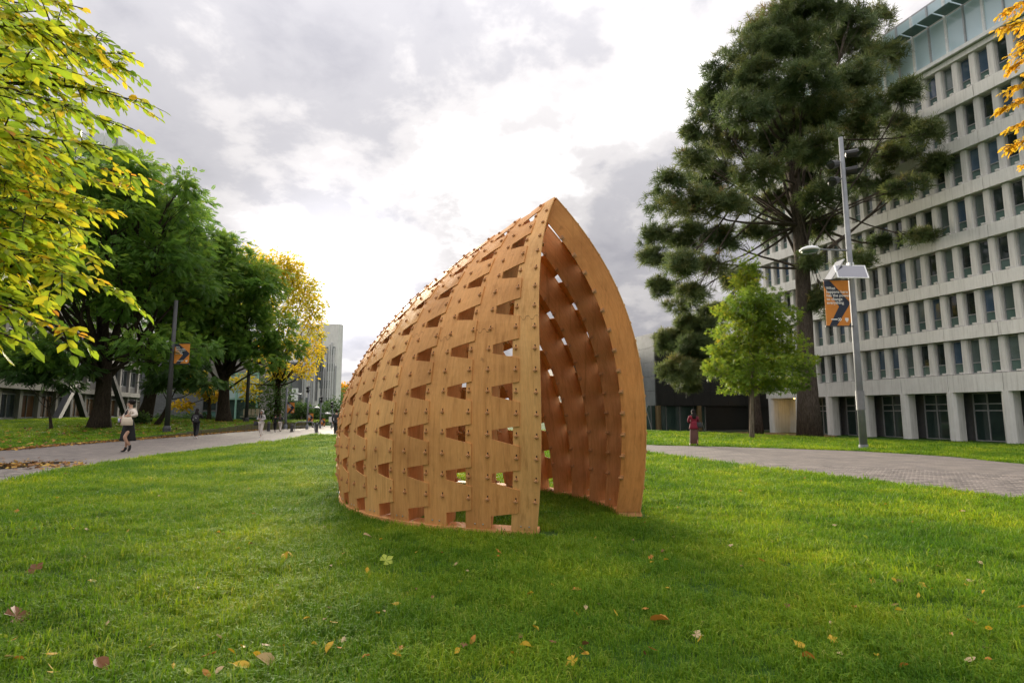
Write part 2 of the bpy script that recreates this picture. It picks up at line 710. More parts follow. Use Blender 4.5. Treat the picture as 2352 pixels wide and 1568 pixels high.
def shell(s, tau, sg):
    q = Qp
    s, tau = np.broadcast_arrays(np.asarray(s, float), np.asarray(tau, float))
    x = np.clip(s / q['L'], 0, 1)
    W = (q['a0'] + q['a1'] * s + q['a2'] * s * s) * np.sqrt(1 - x ** q['qq'] + 1e-9)
    H = (q['h0'] + q['h1'] * s) * np.sqrt(1 - x ** q['m'] + 1e-9)
    p = q['p'] + q['pk'] * np.exp(-s / 1.5)
    bb = q['b0'] + q['b1'] * s
    w = sg * W * (1 + bb * tau - (1 + bb) * tau ** p) + np.exp(-s / 1.2) * (q['co'] * tau ** 2 + q['c2'] * tau)
    ss = s + (q['l0'] + q['l1'] * s) * tau + q['lk'] * tau * (1 - tau) * np.exp(-s / 1.5)
    return np.stack([q['ox'] - ss * SA + w * CA, q['oy'] + ss * CA + w * SA, H * tau], -1)


_TT = np.linspace(0, 1, 260)
_cache = {}


def arc_table(s, sg):
    k = (round(float(s), 4), sg)
    if k not in _cache:
        P = shell(s, _TT, sg)
        _cache[k] = np.r_[0, np.cumsum(np.linalg.norm(np.diff(P, axis=0), axis=1))]
    return _cache[k]


def sp(s, arc, sg):
    """point, outward normal, along-arc tangent, backward tangent for station s and arc lengths"""
    a = arc_table(s, sg)
    tau = np.interp(arc, a, _TT)
    e = 1e-3
    P = shell(s, tau, sg)
    tt = np.clip(tau, e, 1 - e)
    Ta = shell(s, tt + e, sg) - shell(s, tt - e, sg)
    Ts = shell(np.minimum(s + e, Qp['L'] - 1e-3), tt, sg) - shell(max(s - e, 0), tt, sg)
    Ta /= np.linalg.norm(Ta, axis=-1, keepdims=True)
    Ts /= np.linalg.norm(Ts, axis=-1, keepdims=True) + 1e-12
    N = np.cross(Ta, Ts)
    N /= np.linalg.norm(N, axis=-1, keepdims=True)
    lat = np.array([CA, SA, 0]) * sg
    flip = np.where((N @ lat)[..., None] + 0.2 * N[..., 2:3] < 0, -1, 1)
    N = N * flip
    Ts = Ts - Ta * (Ts * Ta).sum(-1, keepdims=True)
    Ts /= np.linalg.norm(Ts, axis=-1, keepdims=True)
    return P, N, Ta, Ts


def solid_grid(P, N, th):
    """closed board from a grid of outer points"""
    R, C = P.shape[:2]
    V = np.concatenate([P.reshape(-1, 3), (P - N * th).reshape(-1, 3)])
    n = R * C
    Fq = []
    for i in range(R - 1):
        for j in range(C - 1):
            a = i * C + j
            Fq.append((a, a + 1, a + C + 1, a + C))
            Fq.append((n + a, n + a + C, n + a + C + 1, n + a + 1))
    for i in range(R - 1):
        for j, fl in ((0, 0), (C - 1, 1)):
            a, b = i * C + j, (i + 1) * C + j
            q = (a, b, n + b, n + a)
            Fq.append(q[::-1] if fl else q)
    for j in range(C - 1):
        for i, fl in ((0, 1), (R - 1, 0)):
            a, b = i * C + j, i * C + j + 1
            q = (a, b, n + b, n + a)
            Fq.append(q[::-1] if fl else q)
    return V, np.array(Fq)


def wood_mat(name, stops, edge=False):
    m = Mat(name)
    uv = m.n('ShaderNodeUVMap')
    mp = m.n('ShaderNodeMapping')
    mp.inputs['Scale'].default_value = (20, 1.1, 1)
    m.l(uv.outputs[0], mp.inputs[0])
    oi = m.n('ShaderNodeObjectInfo')
    addv = m.n('ShaderNodeVectorMath', operation='ADD')
    sc = m.n('ShaderNodeVectorMath', operation='SCALE')
    sc.inputs[0].default_value = (17.3, 41.1, 9.0)
    m.l(oi.outputs['Random'], sc.inputs['Scale'])
    m.l(mp.outputs[0], addv.inputs[0])
    m.l(sc.outputs[0], addv.inputs[1])
    g = m.n('ShaderNodeTexNoise')
    g.inputs['Scale'].default_value = 1.6
    g.inputs['Detail'].default_value = 7
    g.inputs['Roughness'].default_value = 0.62
    g.inputs['Distortion'].default_value = 0.6
    m.l(addv.outputs[0], g.inputs[0])
    fine = m.n('ShaderNodeTexNoise')
    fine.inputs['Scale'].default_value = 9.0
    fine.inputs['Detail'].default_value = 4
    m.l(addv.outputs[0], fine.inputs[0])
    blot = m.noise(1.7, 5, 0.6)
    c = m.ramp(g.outputs[0], stops)
    c = m.mix(1.0, c, m.ramp(fine.outputs[0], [(.3, (.9, .88, .86)), (.7, (1.06, 1.06, 1.05))]), 'MULTIPLY')
    c = m.mix(1.0, c, m.ramp(blot, [(.3, (.80, .76, .72)), (.5, (1, 1, 1)), (.7, (1.10, 1.08, 1.06))]), 'MULTIPLY')
    # weather streaks and knots
    stk = m.noise(2.4, 6, .65, stretch=(6, 6, .35))
    c = m.mix(1.0, c, m.ramp(stk, [(.30, (.74, .69, .64)), (.46, (1, 1, 1)), (.75, (1.05, 1.05, 1.05))]), 'MULTIPLY')
    kn = m.noise(7.0, 3, 0.5, coord='Object')
    c = m.mix(m.maprange(kn, 0, .55, .70, .80), c, (.20, .085, .03), 'MIX')
    c = m.mix(1.0, c, oi.outputs['Color'], 'MULTIPLY')
    m.base(c).set(0.62, 0, 0.22).bump(g.outputs[0], 0.06, 0.004)
    return m.m


M_PLY = wood_mat('plywood_skin', [(.25, (.60, .295, .108)), (.5, (.67, .35, .135)), (.75, (.73, .40, .165))])
M_PLYIN = wood_mat('plywood_red_face', [(.25, (.54, .245, .095)), (.5, (.61, .295, .12)), (.75, (.67, .34, .145))])
M_DARK = plain('slot_shadow', (.05, .022, .012), .9)
M_TOG = plain('toggle_wood', (.50, .25, .105), .55, var=.2, scale=30)
M_STEEL = plain('zinc_screw', (.6, .6, .58), .3, 1.0)


def add_uv(me, uvs):
    """uvs per vertex"""
    lay = me.uv_layers.new(name='UVMap')
    li = np.empty(len(me.loops), np.int32)
    me.loops.foreach_get('vertex_index', li)
    lay.data.foreach_set('uv', np.asarray(uvs, np.float32)[li].ravel())


def board(name, blocks, mat):
    """several board grids as one mesh; a block is (P, N, thickness, U, V)"""
    Vs, Fs, Us, n = [], [], [], 0
    for P, N, th, U, Vv in blocks:
        V, Fq = solid_grid(P, N, th)
        Vs.append(V)
        Fs.append(Fq + n)
        uv = np.stack([U, Vv], -1).reshape(-1, 2)
        Us += [uv, uv]
        n += len(V)
    me = npmesh(name, np.concatenate(Vs), np.concatenate(Fs), mat)
    add_uv(me, np.concatenate(Us))
    return me


FR = [0.0, .44, .94, 1.475, 2.03, 2.665, 3.32, 3.98, 4.62, 5.22]
BK = [.24, .71, 1.23, 1.795, 2.39, 3.015, 3.66, 4.32, 4.93, 5.52]
ROW0, PITCHR = 0.41, 0.50
TH = 0.012
pav = empty('wooden_pavilion', (Qp['ox'], Qp['oy'], 0), 'tall pointed plywood shell pavilion of overlapping notched strips on the lawn', 'pavilion')


def toggle_mesh():
    mb = MB()
    # tongue with a rounded nose
    prof = [(-.024, 0), (.024, 0), (.024, .018), (.013, .031), (-.015, .031), (-.024, .022)]
    v = [(-.0065, y, z) for y, z in prof] + [(.0065, y, z) for y, z in prof]
    k = len(prof)
    f = [tuple(range(k)), tuple(range(2 * k - 1, k - 1, -1))] + [(i, k + i, k + (i + 1) % k, (i + 1) % k) for i in range(k)]
    mb.add(v, f)
    mb.tube([(-.025, -.002, .014), (.025, -.002, .014)], .0105, 8)
    nf = len(mb.f)
    mb.box((0, .036, .0012), (.017, .026, .0016))
    mb.v = [p * .88 for p in mb.v]
    me = mb.mesh('toggle', [M_TOG, M_DARK])
    me.polygons.foreach_set('material_index', [0] * nf + [1] * (len(mb.f) - nf))
    return me


TOG = toggle_mesh()
# square wooden washer with a peg, used on the inner edges of the webs
_mb = MB().box((0, 0, .006), (.055, .055, .012)).tube([(0, 0, .012), (0, 0, .04)], .011, 8).box((.018, 0, .03), (.06, .012, .03))
PEG = _mb.mesh('toggle', M_TOG)
SCREW = MB().lathe([(.010, 0), (.010, .004), (.005, .007)], n=8).mesh('screw', M_STEEL)


def frame(p, x, y, z):
    M = Matrix.Identity(4)
    for i, c in enumerate((x, y, z, p)):
        for r in range(3):
            M[r][i] = float(c[r])
    return M


loose = MB()      # the toggles beyond the first three hundred
tog_n = [0]


def put_toggle(me, M, parent, show):
    if show and tog_n[0] < 300:
        tog_n[0] += 1
        o = link('toggle', me, parent)
        o.matrix_basis = M
    else:
        loose.add([M @ v.co for v in me.vertices], [tuple(p.vertices) for p in me.polygons])


def gridpts(sfun, arcs, ncol, sg, lift=None):
    """grid of points; sfun(j, arcs) -> station for column j in 0..1"""
    P, N = [], []
    for a in arcs:
        rp, rn = [], []
        for c in range(ncol):
            j = c / (ncol - 1)
            s, ar = sfun(j, a)
            p, n, _, _ = sp(s, np.array([ar]), sg)
            off = lift(j) if lift else 0.0
            rp.append(p[0] + n[0] * off)
            rn.append(n[0])
        P.append(rp)
        N.append(rn)
    return np.array(P), np.array(N)


TINT = [(1.10, 1.16, 1.16), (1.0, .93, .86), (1.02, .97, .90), (.92, .87, .80), (1.06, 1.10, 1.06), (.96, .98, .95), (1.02, 1.0, .95), (.94, .92, .9), (1.04, 1.06, 1.0)]
for sg in (-1, 1):
    for k in range(len(FR)):
        f, b = FR[k], BK[k]
        Lf = arc_table(f, sg)[-1]
        Lb = arc_table(b, sg)[-1]
        top = (.995 if k == 0 else .972 if k == 1 else .972) if sg < 0 else [.995, .94, .89, .86, .85][min(k, 4)]
        blocks = []
        nr = 64 if sg < 0 else 40
        arcs = np.linspace(0, 1, nr)
        # the body of the strip
        ncol = 4
        P = np.empty((nr, ncol, 3))
        N = np.empty((nr, ncol, 3))
        U = np.empty((nr, ncol))
        Vv = np.empty((nr, ncol))
        for c in range(ncol):
            s = f + (b - f) * c / (ncol - 1)
            Ls = arc_table(s, sg)[-1]
            ar = 0.055 + arcs * (Ls * top - 0.055)
            P[:, c], N[:, c], _, _ = sp(s, ar, sg)
            U[:, c] = s
            Vv[:, c] = ar
        blocks.append((P, N, TH, U, Vv))
        rows = [r for r in (ROW0 + PITCHR * i for i in range(12)) if r < Lf * top - (0.03 if sg < 0 else 0.16)]
        if k > 0:
            pb = BK[k - 1]
            # tab reaches over the strip in front; overlap about 75 mm
            Pp, _, _, _ = sp(pb, np.array([1.0]), sg)
            Pq, _, _, _ = sp(pb - .05, np.array([1.0]), sg)
            per = np.linalg.norm(Pp - Pq) / .05
            tip = max(pb - 0.085 / per, FR[k - 1] + .4 * (pb - FR[k - 1]))
            for r in rows:
                def sf(j, a, r=r, tip=tip):
                    # j: 0 at the tip, 1 at the root; a in -1..1 across the tab
                    h = (0.135 + (0.198 - 0.135) * j)
                    s_ = tip + (f - tip) * j
                    return s_, min(max(.06, r + a * h), arc_table(s_, sg)[-1] * (top + .012))
                gap_j = (pb - tip) / (f - tip)
                lift = lambda j, g=gap_j: 0.0135 * (1 - float(smooth((j - g) / (1 - g)))) if j > g else 0.0135
                ta = np.linspace(-1, 1, 4)
                P, N = gridpts(sf, ta, 5, sg, lift)
                UU = np.array([[sf(j / 4, a)[0] for j in range(5)] for a in ta])
                VV = np.array([[sf(j / 4, a)[1] for j in range(5)] for a in ta])
                blocks.append((P, N, TH, UU, VV))
        strip = wchild('outer_strip', board('outer_strip', blocks, M_PLY), pav)
        tt = TINT[k % len(TINT)]
        strip.color = (*tt, 1)
        vis = sg < 0 and k <= 6
        # toggles: a column up the front edge, one on each tab, one beside each hole
        Pw, _, _, _ = sp(f, np.array([1.0]), sg)
        Pw2, _, _, _ = sp(f + .05, np.array([1.0]), sg)
        per = np.linalg.norm(Pw - Pw2) / .05
        sc_ = f + 0.05 / per
        La = arc_table(sc_, sg)[-1] * top
        a = ROW0
        while a < La - .12:
            p, n, ta_, ts_ = sp(sc_, np.array([a]), sg)
            put_toggle(TOG, frame(p[0], ts_[0] if sg < 0 else -ts_[0], ta_[0], n[0]), strip, vis)
            a += PITCHR / 2
        if k > 0:
            st_ = tip + 0.035 / per
            for r in rows:
                p, n, ta_, ts_ = sp(st_, np.array([r]), sg)
                put_toggle(TOG, frame(p[0] + n[0] * .0135, ts_[0], ta_[0], n[0]), strip, vis)
        if k < len(FR) - 1:
            sb_ = b - 0.045 / per
            for r in rows:
                if r + PITCHR / 2 < arc_table(sb_, sg)[-1] * top - .1:
                    p, n, ta_, ts_ = sp(sb_, np.array([r + PITCHR / 2]), sg)
                    put_toggle(TOG, frame(p[0], ts_[0], ta_[0], n[0]), strip, vis)
        # two screws in the foot
        for q in (.3, .62):
            p, n, ta_, ts_ = sp(f + (b - f) * q, np.array([.11]), sg)
            o = link('screw', SCREW, strip)
            o.matrix_basis = frame(p[0], ts_[0], ta_[0], n[0])
        # jigsaw seam between two sheets
        if vis and k < 5:
            a0 = [2.52, 2.40, 2.36, 2.52, 2.4][k]
            jig = []
            for q in np.linspace(0, 1, 49):
                ph = (q * 3) % 1.0
                yy = .022 * math.tanh(4 * math.sin(2 * math.pi * ph))
                xx = .10 * math.sin(4 * math.pi * ph) / 3 * .6
                jig.append((q + xx, yy))
            PA, PB = [], []
            for xx, yy in jig:
                s_ = f + (b - f) * min(max(xx, 0), 1)
                p, n, ta_, ts_ = sp(s_, np.array([a0 + yy, a0 + yy + .004]), sg)
                PA.append(p[0] + n[0] * .0012)
                PB.append(p[1] + n[1] * .0012)
            nj = len(PA)
            wme = npmesh('seam', np.array(PA + PB), [(i, i + 1, nj + i + 1, nj + i) for i in range(nj - 1)], M_DARK)
            link('seam', wme, strip)

        # the web: a board standing inwards from the front edge, turned towards the back
        wd = [.32, .345, .385, .42, .44, .44, .41, .36, .32, .28][k]
        nw = 44
        ar = np.linspace(.058, Lf * ((0.985 if k == 0 else 0.95) if sg < 0 else top - .005), nw)
        P0, N0, T0, S0 = sp(f, ar, sg)
        lat = np.array([CA, SA, 0]) * -sg
        back = np.array([-SA, CA, 0])
        th = math.radians((52 if k == 0 else 14) if sg < 0 else 2)
        dirv = -N0 * math.cos(th) + S0 * math.sin(th)
        flatz = smooth((ar / Lf - .0) / .25)[:, None]
        d0 = dirv.copy()
        d0[:, 2] *= flatz[:, 0]
        d0 /= np.linalg.norm(d0, axis=1, keepdims=True)
        st = P0 - N0 * (TH + .001) + S0 * .004
        G_ = np.stack([st + d0 * (wd * q) for q in (0, .5, 1)], 1)
        NN = np.cross(np.gradient(st, axis=0), d0)
        NN /= np.linalg.norm(NN, axis=1, keepdims=True)
        if (NN @ back).mean() > 0:
            NN = -NN
        NN3 = np.repeat(NN[:, None, :], 3, 1)
        U = np.repeat(np.array([[0, .12, .24]]), nw, 0) + k
        Vv = np.repeat(ar[:, None], 3, 1)
        web = wchild('web_board', board('web_board', [(G_, NN3, .014, U, Vv)], M_PLY if k == 0 else M_PLYIN), pav)
        web.color = ((1.0, .84, .70, 1) if k == 0 else (1.0, 1.0, 1.0, 1))
        a = .55
        while a < Lf * .9:
            p = np.array([np.interp(a, ar, G_[:, 2, c]) for c in range(3)])
            n = np.array([np.interp(a, ar, NN[:, c]) for c in range(3)])
            d = np.array([np.interp(a, ar, d0[:, c]) for c in range(3)])
            t_ = np.cross(n, d)
            put_toggle(PEG, frame(p - d * .02, d, t_, n), web, sg > 0 and k < 6)
            a += .30
        if sg > 0 and k in (1, 2, 3):
            for q in ((.25, .8) if k == 1 else (.3,)):
                p = G_[1, 0] * (1 - q) + G_[1, 2] * q
                o = link('screw', SCREW, web)
                o.matrix_basis = frame(p, d0[1], np.cross(NN[1], d0[1]), NN[1])

# base boards the strips stand on
for sg in (-1, 1):
    for lay, (z0, z1, gr) in enumerate(((-.02, .028, .0), (.0295, .054, .010))):
        S_ = np.linspace(0.0, 5.75, 40)
        segs = [(0, 14), (14, 27), (27, 40)]
        for a, b in segs:
            ss_ = S_[a:min(b + 1, 40)]
            P = np.array([sp(s, np.array([.0]), sg)[0][0] for s in ss_])
            N = np.array([sp(s, np.array([.1]), sg)[1][0] for s in ss_])
            N[:, 2] = 0
            N /= np.linalg.norm(N, axis=1, keepdims=True)
            out, inn = P + N * (.03 - gr), P - N * (.30 - gr)
            n = len(ss_)
            v = [(p[0], p[1], z0) for p in out] + [(p[0], p[1], z0) for p in inn] + [(p[0], p[1], z1) for p in out] + [(p[0], p[1], z1) for p in inn]
            fq = []
            for i in range(n - 1):
                fq += [(i, n + i, n + i + 1, i + 1), (2 * n + i, 2 * n + i + 1, 3 * n + i + 1, 3 * n + i), (i, i + 1, 2 * n + i + 1, 2 * n + i), (n + i, 3 * n + i, 3 * n + i + 1, n + i + 1)]
            fq += [(0, 2 * n, 3 * n, n), (n - 1, 2 * n - 1, 4 * n - 1, 3 * n - 1)]
            me = npmesh('base_board', v, fq, M_PLYIN)
            add_uv(me, [(p[0], p[1]) for p in v])
            o = wchild('base_board', me, pav)
            o.color = (1.2, 1.25, 1.3, 1)
tag(wchild('toggles', loose.mesh('toggles', M_TOG), pav), kind='stuff')


# ------------------------------------------------------------------ materials for buildings
def concrete(name, lo, hi, streak=True):
    m = Mat(name)
    a = m.noise(0.9, 6, 0.65)
    b = m.noise(2.0, 6, 0.65, stretch=(4, 4, .22))
    c = m.ramp(a, [(.3, lo), (.7, hi)])
    if streak:
        c = m.mix(1.0, c, m.ramp(b, [(.28, (.74, .73, .71)), (.45, (.95, .95, .94)), (.65, (1.04, 1.04, 1.03))]), 'MULTIPLY')
    d = m.noise(40, 4, .7)
    m.base(c).set(.8, 0, .3).bump(d, .15, .01)
    return m.m


def glass(name, lo, hi, rough=.04, spec=.9):
    m = Mat(name)
    a = m.n('ShaderNodeObjectInfo')
    nz = m.noise(.8, 4, .6)
    c = m.mix(m.maprange(nz, 0, 1, .35, .65), m.ramp(a.outputs['Random'], [(0, lo), (1, hi)]), lo)
    m.base(c).set(rough, 0, spec)
    w = m.noise(.5, 2, .5)
    m.bump(w, .04, .05)
    return m.m


M_CONC = concrete('pale_concrete', (.74, .72, .70), (.85, .83, .81))
M_PIER = concrete('pier_concrete', (.66, .64, .62), (.76, .74, .72))
M_GLASS = glass('window_glass', (.012, .016, .016), (.05, .075, .075))
M_GLASS2 = glass('blind_reflection_glass', (.10, .13, .125), (.20, .25, .25), .06, .8)  # pale tone stands for blinds and for painted-in reflections
M_GLASS3 = glass('blue_reflection_glass', (.05, .09, .15), (.13, .19, .27), .04, 1.0)  # blue reflection put into the pane's base colour
M_GLASSG = glass('green_glass', (.10, .16, .145), (.17, .25, .22), .12, .6)
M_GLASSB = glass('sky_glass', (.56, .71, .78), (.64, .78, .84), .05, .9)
M_ALU = plain('grey_aluminium', (.42, .42, .43), .45, .3)
M_ALUD = plain('dark_aluminium', (.20, .20, .21), .5, .2)
M_WHITE = plain('white_metal', (.75, .76, .76), .4, .0)
M_BLACK = plain('black_cladding', (.010, .010, .011), .45, var=.25, scale=1.5)
M_SILVER = plain('grey_and_lit_cladding', (.16, .165, .175), .35, .3, var=.2, scale=1.2)
M_BRONZE = plain('bronze_column', (.16, .105, .05), .5, .3)
em = Mat('warm_lamp')
em.p.inputs['Emission Color'].default_value = (1, .62, .18, 1)
em.p.inputs['Emission Strength'].default_value = 6
M_LAMP = em.m


def part(parent, name, mb, mat):
    return mb.build(name, mat, parent)


# ------------------------------------------------------------------ the long concrete building on the right
def concrete_building():
    q0 = 40.28
    o = RV * q0
    b = empty('office_building', (o.x, o.y, 0), 'long pale concrete office block with rows of narrow windows and glass top storey', 'building', rz=math.atan2(AX.y, AX.x))
    T0, T1 = 16.0, 46.1
    mod, base = 1.135, -.52
    # core behind the windows
    part(b, 'wall', MB().box(((T0 + T1) / 2, -6.5, 14.4), (T1 - T0 - .1, 12, 23.3)), M_CONC)
    part(b, 'ground_wall', MB().box(((T0 + T1) / 2 - .8, -7.4, 1.12), (T1 - T0 - 3.4, 12, 3.2)), M_ALUD)
    # bands
    zb = [3.94 + 3.19 * i for i in range(8)]
    def bands(y, z, d, h):
        # precast lengths, one to a column bay, with open joints
        cuts = [T0] + [25.31 + 3.4 * k_ for k_ in range(-2, 7) if T0 + .5 < 25.31 + 3.4 * k_ < T1 - .3] + [T1]
        for a_, c_ in zip(cuts[:-1], cuts[1:]):
            part(b, 'band', MB().box(((a_ + c_) / 2, y + random.uniform(-.006, .006), z), (c_ - a_ - .03, d, h)), M_CONC)
    bands(-.02, 3.31, 1.3, 1.16)
    for i in range(1, 7):
        zl = zb[i - 1] + 2.30
        bands(-.05, (zl + zb[i]) / 2 - .02, 1.24, zb[i] - zl - .05)
    part(b, 'band', MB().box(((T0 + T1) / 2, -.1, 25.55), (T1 - T0, 1.2, .35)), M_CONC)
    part(b, 'parapet', MB().box(((T0 + T1) / 2, .0, 25.92), (T1 - T0 + .3, 1.5, .26)), M_WHITE)
    # window meshes shared by all
    H, W = 2.25, mod - .50
    fr = MB()
    for z in (.04, .72, H - .03):
        fr.box((0, 0, z), (W, .06, .06))
    for x in (-W / 2 + .03, W / 2 - .03):
        fr.box((x, 0, H / 2), (.05, .061, H - .1))
    frame_me = fr.mesh('window', M_ALU)
    pane_me = MB().box((0, -.03, 1.46), (W - .1, .02, 1.44)).mesh('pane', M_GLASS)
    pane_alt = [pane_me] * 3 + [MB().box((0, -.03, 1.46), (W - .1, .02, 1.44)).mesh('pane', m_) for m_ in (M_GLASS2, M_GLASS2, M_GLASS3, M_GLASS3)]
    span_me = MB().box((0, -.03, .38), (W - .1, .02, .62)).mesh('spandrel', M_GLASSG)
    pr = MB()
    # pier: a fin with splayed sides and a block at its foot
    w2, d2 = .25, .26
    prof = [(-w2, -.2), (w2, -.2), (w2, .05), (w2 - .12, d2), (-w2 + .05, d2), (-w2, .16)]
    pr.prism(prof, 0, 2.27)
    pier_me = pr.mesh('pier', M_PIER)
    foot_me = MB().box((.2, .3, .06), (.2, .3, .12)).mesh('pier_foot', M_PIER)
    n0 = int((T0 - 25.38) / mod)
    for r in range(7):
        for k in range(n0, 19):
            t = 25.38 + mod * k
            if t < T0 + .3 or t > T1 - .2:
                continue
            p = link('pier', pier_me, b)
            p.location = (t, .12, zb[r] - .005)
            if t < 34:
                p2 = link('pier_foot', foot_me, p)
            if t + mod < T1:
                w = link('window', frame_me, b)
                w.location = (t + mod / 2, .06, zb[r])
                for nm, me in (('pane', random.choice(pane_alt)), ('spandrel', span_me)):
                    link(nm, me, w)
    # ground floor: columns and glazed bays
    colm = MB().prism([(-.36, -.35), (.36, -.35), (.36, .22), (.10, .5), (-.22, .5), (-.36, .3)], base, 2.74).mesh('column', M_CONC)
    for k in range(-2, 7):
        t = 25.31 + 3.4 * k
        c = link('column', colm, b)
        c.location = (t, .15, 0)
        if k < 5:
            bay = MB()
            t0, t1, y = t + .36, t + 3.04, -1.05
            for z in (base + .06, base + 2.05, base + 2.5, 2.68):
                bay.box(((t0 + t1) / 2, y, z), (t1 - t0, .10, .08))
            for x in (t0 + .04, t0 + .75, t0 + 1.75, t1 - .04):
                bay.box((x, y, (base + 2.7) / 2), (.08, .11, 2.7 - base))
            wb = part(b, 'window', bay, M_ALU)
            for x0, x1 in ((t0 + .08, t0 + .71), (t0 + .79, t0 + 1.71), (t0 + 1.79, t1 - .08)):
                for z0, z1 in ((base + .1, base + 2.01), (base + 2.09, base + 2.46), (base + 2.54, 2.64)):
                    part(wb, 'pane', MB().box(((x0 + x1) / 2, y, (z0 + z1) / 2), (x1 - x0, .02, z1 - z0)), M_GLASSD)
    # corner recess with a warm downlight
    part(b, 'recess_wall', MB().box((44.0, -1.6, 1.1), (3.2, .3, 3.2)), M_CONC)
    part(b, 'recess_side', MB().box((45.6, -.9, 1.1), (.25, 1.6, 3.2)), M_CONC)
    part(b, 'ceiling_light', MB().lathe([(.28, 2.66), (.28, 2.72)], (43.6, -.7, 0), 14), M_LAMP)
    # glass top storey
    zt0, zt1 = 26.07, 30.9
    part(b, 'roof', MB().box(((T0 + T1) / 2, -6.6, 31.0), (T1 - T0 + .2, 13, .18)), M_ALU)
    k = 0
    t = 25.78 - 1.2 * 9
    while t < T1 - .3:
        part(b, 'mullion', MB().box((t, .02, (zt0 + zt1) / 2), (.16 if k % 2 == 0 else .07, .16, zt1 - zt0)), M_WHITE if k % 2 == 0 else M_ALU)
        for z0, z1 in ((zt0, 29.2), (29.32, zt1)):
            part(b, 'pane', MB().box((t + .6, -.05, (z0 + z1) / 2), (1.1, .03, z1 - z0)), M_GLASSB)
        fin = MB().box((t + .6, .62, 29.27), (1.06, 1.1, .05))
        part(b, 'sunshade', fin, M_GLASSG)
        t += 1.2
        k += 1
    return b


M_GLASSD = glass('ground_glass', (.03, .05, .045), (.07, .105, .095), .05, .8)
concrete_building()


# ------------------------------------------------------------------ black clad building behind the maple
def black_building():
    c = RV * 28.75 + AX * 47.98
    b = empty('black_building', (c.x, c.y, 0), 'low black clad building with a glazed ground floor behind the maple', 'building', rz=math.atan2(RV.y, RV.x))
    base, z1, top = -.35, 2.05, 9.0
    # local x to the right along the front, y away
    part(b, 'core', MB().box((9.1, 10.0, (z1 + top) / 2 - .05), (18, 19.8, top - z1 - .1)), M_BLACK)
    part(b, 'soffit', MB().box((9.1, 10.0, z1 + .0), (17.9, 19.7, .1)), M_BLACK)
    # cladding panels, front and side
    hs = np.linspace(z1, top, 6)
    for i in range(9):
        for j in range(5):
            p = MB().box((1 + i * 2.0, .04, (hs[j] + hs[j + 1]) / 2), (1.975, .08, hs[j + 1] - hs[j] - .025))
            part(b, 'panel', p, M_BLACK)
    for i in range(6):
        for j in range(5):
            p = MB().box((.04, 1.15 + i * 2.0, (hs[j] + hs[j + 1]) / 2), (.08, 1.975, hs[j + 1] - hs[j] - .025))
            part(b, 'panel', p, M_SILVER)  # silver light on this side painted into the panel colour
    # black return further back on the left
    part(b, 'side_wing', MB().box((-1.6, 16, (z1 + top) / 2 - .4), (3.2, 8, top - z1 - .5)), M_BLACK)
    # ground floor glazing
    part(b, 'ground_wall', MB().box((11.4, 2, (base + z1) / 2), (11.6, 3.0, z1 - base - .02)), M_BLACK)
    for x in (-.35, 1.25, 2.75, 4.3, 5.6):
        part(b, 'mullion', MB().box((x, .45, (base + z1) / 2), (.08, .12, z1 - base)), M_ALUD)
    for x0, x1 in ((-1.6, -.39), (-.31, 1.21), (1.29, 2.71), (2.79, 4.26), (4.34, 5.55)):
        part(b, 'pane', MB().box(((x0 + x1) / 2, .47, (base + z1) / 2), (x1 - x0, .03, z1 - base - .05)), M_GLASSK)
    for x in (.28, 4.75):
        part(b, 'column', MB().tube([(x, .2, base), (x, .2, z1)], .26, 12), M_BRONZE)
    for x, s in ((-.9, 1), (4.9, -1)):
        part(b, 'brace', MB().tube([(x - .5 * s, .40, base), (x + .15 * s, .40, z1)], .05, 6), M_ALU)
    part(b, 'brace', MB().tube([(-.3, .40, base), (-.95, .40, z1)], .05, 6), M_ALU)


M_GLASSK = glass('lobby_glass', (.03, .055, .05), (.09, .15, .14), .06, .8)
black_building()


